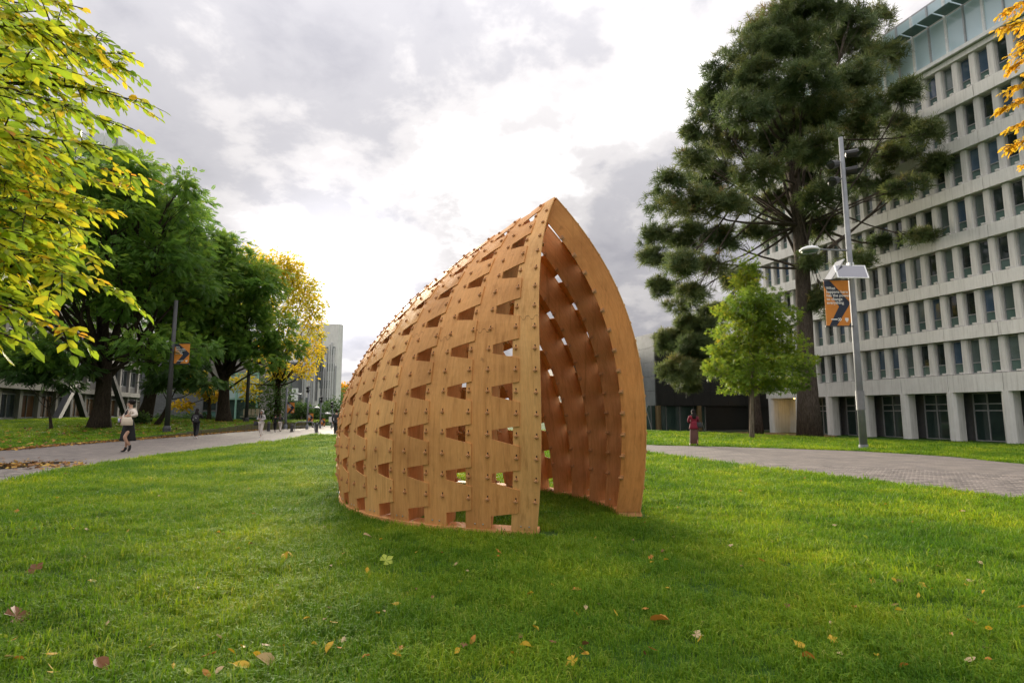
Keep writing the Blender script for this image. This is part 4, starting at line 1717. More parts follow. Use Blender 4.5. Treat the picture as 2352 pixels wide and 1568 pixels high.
def woman_cream():
    k = .00128
    J = lambda px, py, y=0.0: ((px - 240) * k, y, (1462 - py) * k)
    g = gnd(291, 1038.5)
    t = empty('person', g, 'walking person in cream cardigan and black dress, cup in hand, on left path', 'person')
    sc = (at(291, 917, g.y).z - g.z) / 1.75
    t.scale = (sc, sc, sc)
    P = dict(pelvis=J(245, 800), waist=J(232, 640), chest=J(240, 440), neck0=J(262, 335), neck=J(258, 295), headb=J(238, 250), head=J(240, 190), crown=J(252, 135),
             shl=J(150, 390, .10), ell=J(85, 500, .08), wrl=J(62, 585, -.02), shr=J(385, 385, -.10), elr=J(495, 510, -.16), wrr=J(360, 522, -.25),
             hil=J(215, 850, .08), knl=J(165, 1075, .10), anl=J(160, 1345, .09), tol=J(60, 1432, .10),
             hir=J(280, 850, -.06), knr=J(245, 1075, -.10), anr=J(338, 1290, -.06), tor=J(300, 1415, -.06))
    nd, ed = {}, []
    torso(nd, ed, P)
    hand(nd, ed, 'wrr', J(235, 530, -.27), (0, -.2, 1))
    hand(nd, ed, 'wrl', J(15, 575, -.10), (0, -.3, 1))
    body = link('body', skin('body', nd, ed, 'pelvis', M_SKIN), t)
    face((-1, -.25, -.05), J(232, 205), body)
    # hair pulled back to a bun
    ball(J(262, 165), (.105, .092, .098)).build('hair', M_HAIR, t, True)
    ball(J(338, 165), (.058, .055, .055)).build('hair_bun', M_HAIR, t, True)
    # dress: bodice and long skirt
    loft([(*J(240, 350)[:2], J(0, 350)[2], .085, .07), (*J(236, 440)[:2], J(0, 440)[2], .165, .115), (*J(230, 620)[:2], J(0, 620)[2], .14, .11), (*J(240, 800)[:2], J(0, 800)[2], .175, .145, .02), (*J(238, 1000)[:2], J(0, 1000)[2], .215, .165, .05), (*J(236, 1150)[:2], J(0, 1150)[2], .245, .175, .08), (*J(235, 1168)[:2], J(0, 1168)[2], .24, .17, .08)], 30).build('dress', M_BLK, t, True)
    # the bare near leg showing through the slit
    link('leg', skin('leg', {'a': (*J(318, 900, -.13), .055), 'b': (*J(252, 1060, -.19), .062), 'c': (*J(285, 1170, -.15), .055), 'd': (*J(338, 1290, -.06), .038)}, [('a', 'b'), ('b', 'c'), ('c', 'd')], 'a', M_SKIN), t)
    # cardigan, open in front
    keys = ['shl', 'ell', 'wrl', 'shr', 'elr', 'wrr']
    cd = {'cb': (*J(300, 430, .02), .15, .135), 'cl': (*J(290, 560, .02), .15, .135), 'top': (*J(290, 350, .01), .10, .08), 'shl': (*J(150, 385, .08), .075), 'ell': (*J(88, 500, .08), .066), 'wrl': (*J(72, 575, .0), .05),
          'shr': (*J(385, 385, -.10), .088), 'elr': (*J(497, 508, -.16), .075), 'wrr': (*J(385, 522, -.24), .05)}
    link('cardigan', skin('cardigan', cd, [('cb', 'cl'), ('cb', 'top'), ('top', 'shl'), ('shl', 'ell'), ('ell', 'wrl'), ('top', 'shr'), ('shr', 'elr'), ('elr', 'wrr')], 'cb', M_CREAM), t)
    MB().add([J(180, 385, -.10), J(110, 430, -.02), J(90, 610, -.03), J(130, 600, -.10)], [(0, 1, 2, 3), (3, 2, 1, 0)]).build('cardigan_front', M_CREAM, t)
    link('boot', skin('boot', {'a': (*J(155, 1420, .09), .052, .042), 'u': (*J(158, 1315, .09), .050), 'b': (*J(90, 1432, .09), .05, .032), 'c': (*J(35, 1440, .09), .038, .022)}, [('a', 'u'), ('a', 'b'), ('b', 'c')], 'a', M_BOOT), t)
    link('boot', skin('boot', {'a': (*J(355, 1335, -.06), .05, .045), 'u': (*J(328, 1262, -.06), .050), 'b': (*J(325, 1395, -.06), .05, .04), 'c': (*J(300, 1432, -.06), .04, .028)}, [('a', 'u'), ('a', 'b'), ('b', 'c')], 'a', M_BOOT), t)
    # cup held in the far hand, shoulder bag: things of their own
    s = lambda p: g + Vector(p) * sc
    c = empty('cup', s(J(32, 640, -.10)), 'lilac drink cup held by the person in the cream cardigan', 'cup')
    c.scale = (sc, sc, sc)
    MB().lathe([(.033, -.06), (.042, .06)], n=14).build('body', M_CUP, c, True)
    MB().lathe([(.044, .061), (.044, .075), (.03, .08)], n=14).build('lid', M_SHOE, c)
    bg_ = empty('shoulder_bag', s(J(320, 780, -.27)), 'cream canvas shoulder bag hanging at the hip of the walking person', 'bag')
    bg_.scale = (sc, sc, sc)
    lb = loft([(0, 0, .02, .185, .06), (0, 0, .0 + .04, .20, .075), (.0, 0, .16, .195, .07), (-.01, 0, .26, .165, .045), (-.01, 0, .29, .15, .03)], 18)
    lb.build('body', M_BAG, bg_, True)
    MB().tube([(-.13, 0, .28), (-.02, .10, .42), (.06, .16, .55), (.10, .03, .42), (.12, 0, .28)], .012, 6).build('strap', M_BAG, bg_, True)
    MB().tube([(-.17, -.06, .24), (-.16, -.075, .16), (-.14, -.075, .10)], .008, 5).build('tassel', M_REDC, bg_)


def walker(X, Yf, Yh, label, cloth, trous, hair, turn, shoes, stride=.22, hood=False, hairlen=.0, bag=None, skirt=None, armpose='down', pack=False, dep=None, fmt=None):
    """standing or striding figure; turn = 0 faces the camera, pi faces away"""
    g = gnd(X, Yf)
    if dep:
        g = at(X, Yf, dep)
    t = empty('person', g, label, 'person', rz=turn)
    sc = (at(X, Yh, g.y).z - g.z) / 1.70
    t.scale = (sc, sc, sc)
    s = stride
    P = dict(pelvis=(0, 0, .95), waist=(0, .01, 1.10), chest=(0, .0, 1.29), neck0=(0, .0, 1.42), neck=(0, -.01, 1.47), headb=(0, -.02, 1.525), head=(0, -.02, 1.59), crown=(0, -.01, 1.64),
             hil=(.09, 0, .90), knl=(.10, -s * .55, .50), anl=(.10, -s, .09), tol=(.11, -s - .13, .04), hir=(-.09, 0, .90), knr=(-.095, s * .15, .49), anr=(-.10, s * .95, .13), tor=(-.10, s * .95 - .11, .04))
    if armpose == 'down':
        P.update(shl=(.185, 0, 1.37), ell=(.235, .06, 1.12), wrl=(.24, -.04, .90), shr=(-.185, 0, 1.37), elr=(-.235, -.02, 1.12), wrr=(-.24, -.10, .90))
        tips = ((.24, -.08, .76), (-.24, -.16, .76))
    elif armpose == 'fold':
        P.update(shl=(.185, 0, 1.37), ell=(.25, -.02, 1.14), wrl=(.10, -.22, 1.10), shr=(-.185, 0, 1.37), elr=(-.25, -.02, 1.14), wrr=(-.10, -.20, 1.16))
        tips = ((-.02, -.26, 1.12), (.02, -.24, 1.18))
    else:
        P.update(shl=(.185, 0, 1.37), ell=(.25, .02, 1.12), wrl=(.24, -.10, .95), shr=(-.185, 0, 1.37), elr=(-.27, -.08, 1.16), wrr=(-.16, -.18, 1.36))
        tips = ((.24, -.12, .82), (-.12, -.22, 1.47))
    nd, ed = {}, []
    torso(nd, ed, P)
    hand(nd, ed, 'wrl', tips[0], (-.4, -.9, 0))
    hand(nd, ed, 'wrr', tips[1], (.4, -.9, 0))
    body = link('body', skin('body', nd, ed, 'pelvis', M_SKIN2), t)
    face((0, -1, 0), (0, -.02, 1.58), body)
    top = grow(nd, .022, BODY_E)
    top['waist'] = (*P['waist'], .15, .125)
    top['chest'] = (*P['chest'], .165, .13)
    top['hem'] = (0, 0, .90, .165, .135)
    link('top', skin('top', top, sub_edges(ed, BODY_E) + [('pelvis', 'hem')], 'chest', cloth), t)
    if skirt:
        loft([(0, 0, 1.0, .15, .12), (0, 0, .75, .185, .15, .02), (0, 0, .4, .20, .17, .05), (.02, 0, .13, .19, .17, .07), (.02, 0, .11, .18, .16, .07)], 28).build('skirt', trous, t, True)
        loft([(0, 0, 1.14, .155, .13), (0, 0, 1.06, .165, .14), (0, 0, .90, .20, .165, .05), (0, 0, .80, .225, .18, .08), (0, 0, .79, .21, .17, .08)], 28).build('peplum', cloth, t, True)
    else:
        tr = {'pelvis': (*P['pelvis'], .145, .12)}
        for q in 'lr':
            tr['hi' + q] = (*P['hi' + q], .108)
            tr['kn' + q] = (*P['kn' + q], .085)
            tr['an' + q] = (P['an' + q][0], P['an' + q][1], P['an' + q][2] + .02, .072)
        link('trousers', skin('trousers', tr, [('pelvis', 'hil'), ('hil', 'knl'), ('knl', 'anl'), ('pelvis', 'hir'), ('hir', 'knr'), ('knr', 'anr')], 'pelvis', trous), t)
    for q, lift in (('l', 0), ('r', .05)):
        a = P['an' + q]
        link('shoe', skin('shoe', {'a': (a[0], a[1] + .02, a[2] - .035, .045, .04), 'b': (a[0], a[1] - .08, .045 + lift * .2, .047, .035), 'c': (a[0], a[1] - .17, .035, .036, .025)}, [('a', 'b'), ('b', 'c')], 'a', shoes), t)
    if hood:
        hd = ball((0, .025, 1.60), (.125, .125, .145), 18, 12)
        # open the hood towards the face
        keep = [f for f in hd.f if not (sum(hd.v[i].y for i in f) / len(f) < -.052 and sum(hd.v[i].z for i in f) / len(f) < 1.70)]
        hd.f = keep
        hd.build('hood', cloth, t, True)
        link('hair', skin('hair', {'a': (.07, -.07, 1.56, .032), 'b': (.085, -.13, 1.38, .042), 'c': (.06, -.15, 1.22, .03)}, [('a', 'b'), ('b', 'c')], 'a', hair), t)
        link('hair', skin('hair', {'a': (-.07, -.07, 1.56, .032), 'b': (-.085, -.13, 1.38, .042), 'c': (-.06, -.15, 1.22, .03)}, [('a', 'b'), ('b', 'c')], 'a', hair), t)
    else:
        ball((0, .02, 1.61), (.096, .10, .108), 16, 10).build('hair', hair, t, True)
        if hairlen:
            link('hair_length', skin('hair_length', {'a': (0, .055, 1.62, .10, .07), 'b': (0, .085, 1.46, .115, .06), 'c': (0, .115, 1.46 - hairlen * .6, .12, .055), 'd': (0, .12, 1.46 - hairlen, .08, .03)}, [('a', 'b'), ('b', 'c'), ('c', 'd')], 'a', hair), t)
    M = Matrix.Translation(g) @ Matrix.Rotation(turn, 4, 'Z') @ Matrix.Scale(sc, 4)
    if pack:
        p = empty('backpack', M @ Vector((0, .17, 1.05)), 'black backpack on the back of the walker with long dark hair', 'backpack', rz=turn)
        p.scale = (sc, sc, sc)
        loft([(0, .06, -.14, .13, .07), (0, .07, -.10, .16, .10), (0, .07, .10, .16, .11), (0, .05, .24, .13, .08), (0, .04, .28, .07, .05)], 16).build('body', M_DGREY, p, True)
        for x in (-.09, .09):
            MB().tube([(x, .0, .24), (x, -.14, .30), (x * 1.1, -.28, .12), (x * 1.2, -.12, -.10)], .018, 6).build('strap', M_DGREY, p, True)
        MB().box((.10, .16, .02), (.05, .006, .02)).build('tag', M_SHOE, p)
        MB().box((-.04, .17, .12), (.06, .006, .02)).build('tag', M_SHOE, p)
    if bag:
        p = empty('handbag', M @ Vector(bag[0]), bag[1], 'bag', rz=turn)
        p.scale = (sc, sc, sc)
        loft([(0, 0, -.13, .12, .07), (0, 0, -.08, .16, .09), (0, 0, .08, .14, .07), (0, 0, .13, .09, .04)], 16).build('body', M_DGREY, p, True)
        MB().tube([(0, -.06, .12), (-bag[2] * .5, 0, .40), (-bag[2], 0, .46), (0, .06, .12)], .011, 6).build('strap', M_DGREY, p, True)
    return t


woman_cream()
walker(449, 1006.5, 938, 'walker in black seen from behind with long dark hair on left path', M_BLK, M_BLK, M_HAIR, math.pi + .25, M_SHOE, .30, hairlen=.42, armpose='raise', pack=True)
walker(598.5, 1003.5, 942.5, 'walker in grey hoodie and pale sweatpants coming along the path', M_GREYC, M_OATC, M_HAIR, -.1, M_SHOE, .18, hood=True, armpose='fold', bag=((-.34, -.05, .88), 'black handbag carried by the walker in the grey hoodie', -.12))
walker(631, 990.5, 951, 'far walker dressed all in black seen from behind', M_BLK, M_BLK, M_HAIR, math.pi, M_SHOE, .2)
walker(643, 990.8, 950.5, 'far walker with brown hair and pale trousers seen from behind', M_DGREY, M_OATC, M_HAIRB, math.pi - .1, M_BOOT, .18, hairlen=.34)
walker(771, 1000, 940, 'dark haired person half hidden by the left edge of the pavilion', M_DGREY, M_DGREY, M_HAIR, math.pi, M_BOOT, .15)
walker(1595, 1023.5, 940.5, 'person in crimson jacket and long brown skirt walking away on right path', M_REDC, M_BROWNC, M_HAIR, math.pi + .1, M_BOOT, .16, hairlen=.2, skirt=True, armpose='fold', bag=((-.24, .06, .98), 'black shoulder bag on the person in the crimson jacket', -.1))


# ------------------------------------------------------------------ foliage machinery
def unit(a):
    return a / (np.linalg.norm(a, axis=-1, keepdims=True) + 1e-9)


def scatter(name, tmpl, faces, pos, axis, nrm, size, tone, mat):
    """copies of a small quad template: y along axis, z along normal"""
    y = unit(axis)
    x = unit(np.cross(y, nrm))
    z = np.cross(x, y)
    T = np.asarray(tmpl)
    V = pos[:, None, :] + size[:, None, None] * (x[:, None, :] * T[None, :, 0:1] + y[:, None, :] * T[None, :, 1:2] + z[:, None, :] * T[None, :, 2:3])
    k = len(T)
    Fq = (np.asarray(faces)[None] + (np.arange(len(pos)) * k)[:, None, None]).reshape(-1, len(faces[0]))
    me = npmesh(name, V, Fq, mat)
    a = me.attributes.new('tone', 'FLOAT', 'POINT')
    tn = np.clip(np.repeat(tone, k) + RNG.normal(0, .02, len(pos) * k), 0, 1)
    a.data.foreach_set('value', tn.astype(np.float32))
    return me


# one blade leaf, folded along its midrib, tip a little down
LEAF = [(0, 0, 0), (.25, .28, .06), (.23, .68, .05), (0, 1, -.06), (-.23, .68, .05), (-.25, .28, .06)]
LEAF_F = [(0, 1, 2, 3), (0, 3, 4, 5)]


def spray_template(pairs=5, ln=.36, wd=.115, droop=.28):
    v, f = [], []
    for i in range(pairs):
        yb = .12 + .78 * i / pairs
        zb = -droop * yb * yb
        L = ln * (1 - .35 * abs(i / pairs - .4))
        for s in (-1, 1):
            d = np.array([s * .86, .5, -.28])
            p = np.array([0, yb, zb])
            side = np.array([-.5 * s, .86, 0]) * wd
            n = len(v)
            v += [p, p + d * L * .5 + side, p + d * L, p + d * L * .5 - side]
            f.append((n, n + 1, n + 2, n + 3))
    n = len(v)
    p = np.array([0, .88, -droop * .8])
    v += [p, p + [wd, .13, -.05], p + [0, .27, -.12], p + [-wd, .13, -.05]]
    f.append((n, n + 1, n + 2, n + 3))
    return np.array(v), f


SPRAY, SPRAY_F = spray_template()


def needle_template(n=12):
    v, f = [], []
    r = random.Random(3)
    for i in range(n):
        a = 2 * math.pi * i / n + r.uniform(-.3, .3)
        up = r.uniform(.25, 1.1)
        d = np.array([math.cos(a), up, math.sin(a)])
        d /= np.linalg.norm(d)
        b = np.array([0, .35 * i / n, 0])
        s = np.cross(d, [r.random(), r.random(), r.random()])
        s = s / np.linalg.norm(s) * .030
        k = len(v)
        v += [b - s, b + s, b + d * r.uniform(.6, .85) + s * .7, b + d * r.uniform(.6, .85) - s * .7]
        f.append((k, k + 1, k + 2, k + 3))
    return np.array(v), f


NEEDLE, NEEDLE_F = needle_template()
_ml = [(0, .02)]
MAPLE, MAPLE_F = [(0, .25, 0)], []
for i_, (an, tl) in enumerate(((-125, .38), (-62, .62), (0, .78), (62, .62), (125, .38))):
    a_ = math.radians(an)
    for da, rr, zz in ((-26, .26, 0), (0, tl, -.08), (26, .26, 0)):
        b_ = a_ + math.radians(da)
        MAPLE.append((rr * math.sin(b_), .25 + rr * math.cos(b_), zz))
    n_ = 1 + i_ * 3
    MAPLE_F.append((0, n_, n_ + 1, n_ + 2))


def split_lobes(lobes, n, f, seed):
    r = random.Random(seed)
    out = []
    for c, rx, rz in lobes:
        for _ in range(n):
            v = Vector((r.gauss(0, 1), r.gauss(0, 1), r.gauss(0, 1))).normalized() * r.uniform(.45, .8)
            out.append(((c[0] + v.x * rx, c[1] + v.y * rx, c[2] + v.z * rz), rx * f * r.uniform(.7, 1.2), rz * f * r.uniform(.8, 1.3)))
    return out


def bark_mat(name, lo, hi):
    m = Mat(name)
    a = m.noise(3.0, 6, .7, stretch=(5, 5, .8), dist=1.2)
    m.base(m.ramp(a, [(.32, lo), (.62, hi)])).set(.95, 0, .1).bump(a, 1.0, .06)
    return m.m


M_BARK = bark_mat('brown_bark', (.018, .014, .010), (.075, .058, .042))
M_BARKP = bark_mat('pine_bark', (.035, .027, .023), (.15, .12, .10))
M_BARKM = bark_mat('young_bark', (.10, .08, .06), (.26, .21, .17))
M_GREEN = leafy('green_leaf', [(0, (.06, .15, .02)), (.5, (.125, .25, .03)), (.85, (.24, .36, .04)), (1, (.34, .40, .05))], .58)
M_GREEN2 = leafy('dark_leaf', [(0, (.03, .075, .016)), (.6, (.07, .15, .026)), (1, (.15, .22, .035))], .4)
M_YELLOW = leafy('autumn_leaf', [(0, (.14, .20, .015)), (.35, (.48, .44, .02)), (.7, (.80, .55, .02)), (1, (.74, .38, .02))], .6)
M_HORN = leafy('hornbeam_leaf', [(0, (.12, .24, .008)), (.45, (.36, .47, .012)), (.72, (.62, .54, .014)), (.9, (.80, .52, .014)), (1, (.55, .22, .02))], .62, .42, spec=.35)
M_GOLD = leafy('golden_leaf', [(0, (.42, .30, .01)), (.5, (.75, .42, .008)), (1, (.72, .30, .01))], .55)
M_MAPLE = leafy('maple_leaf', [(0, (.08, .16, .012)), (.5, (.19, .28, .018)), (.85, (.40, .40, .02)), (1, (.50, .32, .02))], .5)
M_PINE = leafy('pine_needle', [(0, (.06, .105, .042)), (.5, (.12, .165, .058)), (.85, (.21, .22, .07)), (1, (.32, .22, .08))], .35, .6)


def wob(p, q, n, amp, sag=0.0, rnd=random):
    """a bent line from p to q"""
    p, q = Vector(p), Vector(q)
    out = []
    L = (q - p).length
    o = Vector((rnd.uniform(-1, 1), rnd.uniform(-1, 1), rnd.uniform(-.5, .5)))
    o2 = Vector((rnd.uniform(-1, 1), rnd.uniform(-1, 1), rnd.uniform(-.5, .5)))
    for i in range(n + 1):
        t = i / n
        x = p.lerp(q, t) + (o * math.sin(math.pi * t) + o2 * math.sin(2 * math.pi * t) * .5) * amp * L
        x.z += sag * L * math.sin(math.pi * t)
        out.append(x)
    return out


def tree(name, label, base, trunk_r, fork, lobes, leaf, mat, bark, count, size, group=None, cat='tree', bias=.0, lean=None, parts=('trunk', 'crown'), twig=6, tonebias=0.3, flat=.55, rag=0.0, rcut=-.5, limbs=None, thin=1.0):
    """trunk and limbs reaching into a list of lobes (centre, radius, height radius); leaves fill the lobes"""
    base = Vector(base)
    t = empty(name, base, label, cat, group)
    wood = MB()
    top = Vector(fork)
    stem = wob(base - Vector((0, 0, .2)), top, 7, .02)
    if lean:
        for i, p in enumerate(stem):
            stem[i] = p + Vector(lean) * math.sin(math.pi * i / 7)
    rr = [trunk_r * (1.45 if i == 0 else 1.12 if i == 1 else 1 - .055 * i) for i in range(8)]
    wood.tube(stem, rr, 12)
    for (c, rx, rz) in (limbs or lobes):
        c = Vector(c)
        k = random.randrange(4, 8)
        st = stem[k]
        r0 = trunk_r * .42 * thin * min(1, (rx / 3.0) ** .5)
        path = wob(st, c, 6, .07, -.03)
        wood.tube(path, [r0 * (1 - .12 * i) for i in range(7)], 6)
        for _ in range(twig):
            v = Vector((random.gauss(0, 1), random.gauss(0, 1), random.gauss(0, .7)))
            v.normalize()
            e = c + Vector((v.x * rx, v.y * rx, v.z * rz)) * .85
            wood.tube(wob(path[random.choice((4, 5, 6))], e, 4, .08), [r0 * .28, r0 * .2, r0 * .14, r0 * .1, r0 * .05], 5)
    wchild(parts[0], wood.mesh(parts[0], bark, True), t)
    # leaves
    vol = np.array([(rx * rx * rz) ** .72 for _, rx, rz in lobes])
    num = np.maximum(20, (count * vol / vol.sum()).astype(int))
    pos, axis, nrm, tone = [], [], [], []
    for (c, rx, rz), n in zip(lobes, num):
        v = unit(RNG.normal(size=(n, 3)))
        r = RNG.random(n) ** (1 / 2.2)
        wv = 1 + .22 * np.sin(v[:, 0] * 5 + c[0]) * np.cos(v[:, 1] * 5 + c[1]) + .15 * np.sin(v[:, 2] * 7)
        p = v * (r * wv)[:, None] * np.array([rx, rx, rz]) + np.array(c)
        if rag:
            kf = 2 * math.pi / rag
            fld = np.sin(p @ np.array([kf, .3 * kf, .5 * kf]) + 1.1) + np.sin(p @ np.array([-.4 * kf, .9 * kf, .7 * kf]) + 2.3) + np.sin(p @ np.array([.5 * kf, -.7 * kf, 1.1 * kf]) + .4)
            keep = fld + RNG.normal(0, .35, n) > rcut
            p, v, r, n = p[keep], v[keep], r[keep], int(keep.sum())
        pos.append(p)
        out = unit(v * np.array([1, 1, .35]))
        axis.append(unit(out + RNG.normal(0, .45, (n, 3)) + np.array([0, 0, -.25 + bias])))
        nrm.append(unit(np.array([0, 0, 1.0]) + RNG.normal(0, flat, (n, 3))))
        tb = RNG.normal(0, .10)
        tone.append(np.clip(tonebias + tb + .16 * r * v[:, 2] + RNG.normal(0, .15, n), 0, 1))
    pos, axis, nrm, tone = map(np.concatenate, (pos, axis, nrm, tone))
    sz = size * RNG.uniform(.65, 1.2, len(pos))
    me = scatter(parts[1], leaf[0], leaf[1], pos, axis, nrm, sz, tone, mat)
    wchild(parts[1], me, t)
    return t


def envelope(X, Y, dep, rx, ry, n, rad, flat=.6, seed=1, low=-.75):
    """lobes spread over an ellipsoid crown seen at (X, Y) and world depth dep (radii in picture px)"""
    r = random.Random(seed)
    c = at(X, Y, dep)
    k = dep / FPX
    out = []
    for i in range(n):
        ph = i * 2.39996
        cz = 1 - (i + .5) / n * (1 - low)
        s = math.sqrt(max(0, 1 - cz * cz))
        q = r.uniform(.62, .92)
        rl = rad * r.uniform(.75, 1.25)
        out.append(((c.x + rx * k * s * math.cos(ph) * q, c.y + rx * k * s * math.sin(ph) * q, c.z + ry * k * cz * q), rl, rl * flat))
    return out


def px_lobes(lst, dep, jit=3.0, seed=1, fl=1.0):
    r = random.Random(seed)
    out = []
    for (X, Y, rx, ry) in lst:
        d = dep + r.uniform(-jit, jit)
        c = at(X, Y, d)
        k = d / FPX
        out.append(((c.x, c.y, c.z), rx * k, ry * k * fl))
    return out


# ------------------------------------------------------------------ trees on the left
b1 = bz(227, 981, 38.0)
tree('broadleaf_tree', 'largest dark green tree with thick forked trunk behind the woman in cream', b1, .55, at(245, 800, 38.0),
     envelope(235, 590, 38, 235, 262, 40, 2.0, .55, 3, -.62) + px_lobes([(300, 400, 60, 35), (420, 420, 60, 35), (60, 780, 80, 25), (150, 800, 80, 22), (330, 790, 70, 25), (250, 350, 50, 25), (200, 480, 90, 60), (400, 770, 55, 25), (420, 815, 50, 22), (350, 830, 50, 18), (470, 800, 40, 22), (100, 830, 80, 20), (20, 820, 70, 22)], 36, 2, 4),
     (SPRAY, SPRAY_F), M_GREEN, M_BARK, 30000, .46, 'big green trees beyond the left path', twig=8, tonebias=.48, rag=2.6, rcut=-.55, thin=.7)
b2 = bz(325, 968, 46.0)
tree('broadleaf_tree', 'green tree with leaning dark trunk just right of the largest tree', b2, .5, at(345, 800, 46.0),
     envelope(370, 640, 46, 150, 190, 22, 2.3, .55, 5, -.7), (SPRAY, SPRAY_F), M_GREEN, M_BARK, 16000, .50, 'big green trees beyond the left path', twig=8, tonebias=.48, rag=2.6, rcut=-.55, thin=.7, lean=(.4, 0, 0))
b3 = bz(515, 967, 50.0)
tree('broadleaf_tree', 'green tree with stout bare trunk on the bank near the mossy wall', b3, .55, at(515, 850, 50.0),
     envelope(495, 690, 50, 120, 195, 24, 2.3, .55, 7, -.72) + px_lobes([(580, 720, 45, 25), (620, 770, 40, 22), (600, 660, 35, 25), (640, 800, 40, 22), (560, 800, 50, 22), (650, 745, 35, 26), (675, 800, 32, 20), (610, 830, 45, 20), (575, 620, 35, 30)], 49, 1.5, 9),
     (SPRAY, SPRAY_F), M_GREEN, M_BARK, 22000, .50, 'big green trees beyond the left path', twig=8, tonebias=.5, rag=2.6, rcut=-.55, thin=.7)
b4 = bz(635, 968, 60.0)
tree('autumn_tree', 'yellow autumn tree glowing behind the green trees beside the striped tower', b4, .35, at(640, 850, 60.0),
     px_lobes([(635, 610, 45, 35), (668, 620, 35, 40), (700, 660, 35, 35), (725, 705, 28, 30), (655, 640, 40, 45), (690, 690, 40, 40), (640, 720, 40, 40), (715, 745, 32, 35), (600, 620, 35, 40), (590, 700, 40, 40), (660, 790, 50, 35), (720, 810, 30, 30), (700, 850, 30, 22), (640, 850, 35, 22), (560, 880, 35, 22), (575, 905, 22, 18), (610, 800, 40, 40), (575, 585, 30, 25), (735, 770, 14, 18)], 58, 2.5, 11),
     (LEAF, LEAF_F), M_YELLOW, M_BARK, 10500, .32, tonebias=.46, twig=7, flat=.9)
b5 = bz(480, 960, 57.0)
tree('autumn_tree', 'low yellow foliage tree hanging behind the bare trunk on the bank', b5, .2, at(480, 900, 57.0),
     px_lobes([(460, 890, 30, 20), (490, 905, 22, 16), (440, 860, 26, 20), (420, 930, 22, 12)], 57, 1.5, 12), (LEAF, LEAF_F), M_YELLOW, M_BARK, 1500, .34, tonebias=.55, twig=5, flat=.9)
b6 = bz(355, 968, 42.0)
tree('slender_tree', 'slender dark tree with curved double stem beside the lamp post', b6, .17, at(392, 890, 42.0),
     px_lobes([(400, 860, 60, 18), (440, 875, 45, 14), (370, 880, 40, 14), (430, 840, 50, 16), (480, 880, 35, 16)], 42, 1.5, 13), (SPRAY, SPRAY_F), M_GREEN2, M_BARK, 900, .55, tonebias=.35, twig=4, lean=(.35, 0, 0))
b7 = bz(118, 985, 36.0)
tree('slender_tree', 'slender dark tree with spreading low branches before the wide windows', b7, .10, at(110, 920, 36.0),
     px_lobes([(60, 860, 55, 14), (120, 850, 50, 14), (20, 840, 50, 14), (150, 880, 40, 12), (90, 820, 60, 16), (180, 850, 40, 14)], 36, 1.5, 14), (SPRAY, SPRAY_F), M_GREEN2, M_BARK, 900, .5, tonebias=.2, twig=5)
for i, (X, Y, dep, rx, ry, lab) in enumerate(((622, 925, 60, 42, 62, 'rounded small green tree behind the hooded walker'), (690, 955, 64, 26, 32, 'small green tree between the first two banner posts'), (722, 962, 68, 22, 28, 'small green tree between the second and third banner posts'), (762, 952, 72, 34, 30, 'green tree at the end of the path beside the pavilion edge'))):
    tree('small_tree', lab, bz(X, Y + ry + 3, dep) if i == 0 else gnd(X, 984), .09, at(X, Y, dep), envelope(X, Y, dep, rx, ry, 12, rx * .5 * dep / FPX, .9, 20 + i, -.9), (LEAF, LEAF_F), M_GREEN2, M_BARK, 2600, .26, 'small trees along the far path', tonebias=.5, twig=3, flat=.9)
for i, (X, Y, dep, rx, ry, mt, lab) in enumerate(((800, 925, 130, 40, 45, M_GREEN2, 'distant green tree beyond the pavilion left edge'), (786, 905, 150, 30, 30, M_GOLD, 'distant russet tree beyond the striped tower'))):
    tree('distant_tree', lab, gnd(X, 960), .25, at(X, Y, dep), envelope(X, Y, dep, rx, ry, 10, rx * .5 * dep / FPX, .9, 30 + i, -.9), (LEAF, LEAF_F), mt, M_BARK, 1800, .7, 'distant trees past the path end', tonebias=.7, twig=3, flat=.9)
labs = ['low leafy shrub at the left foot of the grey brick wall', 'low leafy shrub at the middle foot of the grey brick wall', 'low leafy shrub at the right foot of the grey brick wall', 'low leafy shrub beside the walker with the backpack', 'bushy shrub at the foot of the leaning trunk']
for i, (X, Y, rx, ry, dep) in enumerate(((375, 963, 20, 10, 60), (405, 966, 22, 10, 60), (440, 962, 22, 14, 60), (470, 962, 18, 12, 58), (318, 962, 24, 12, 44))):
    tree('shrub', labs[i], bz(X, Y, dep), .04, at(X, Y - 2, dep), envelope(X, Y, dep, rx, ry, 7, rx * .55 * dep / FPX, .7, 40 + i, -.5), (LEAF, LEAF_F), M_GREEN2, M_BARK, 700, .22, 'shrubs by the brick wall', 'shrub', tonebias=.45, twig=2, parts=('stems', 'foliage'), flat=.9)

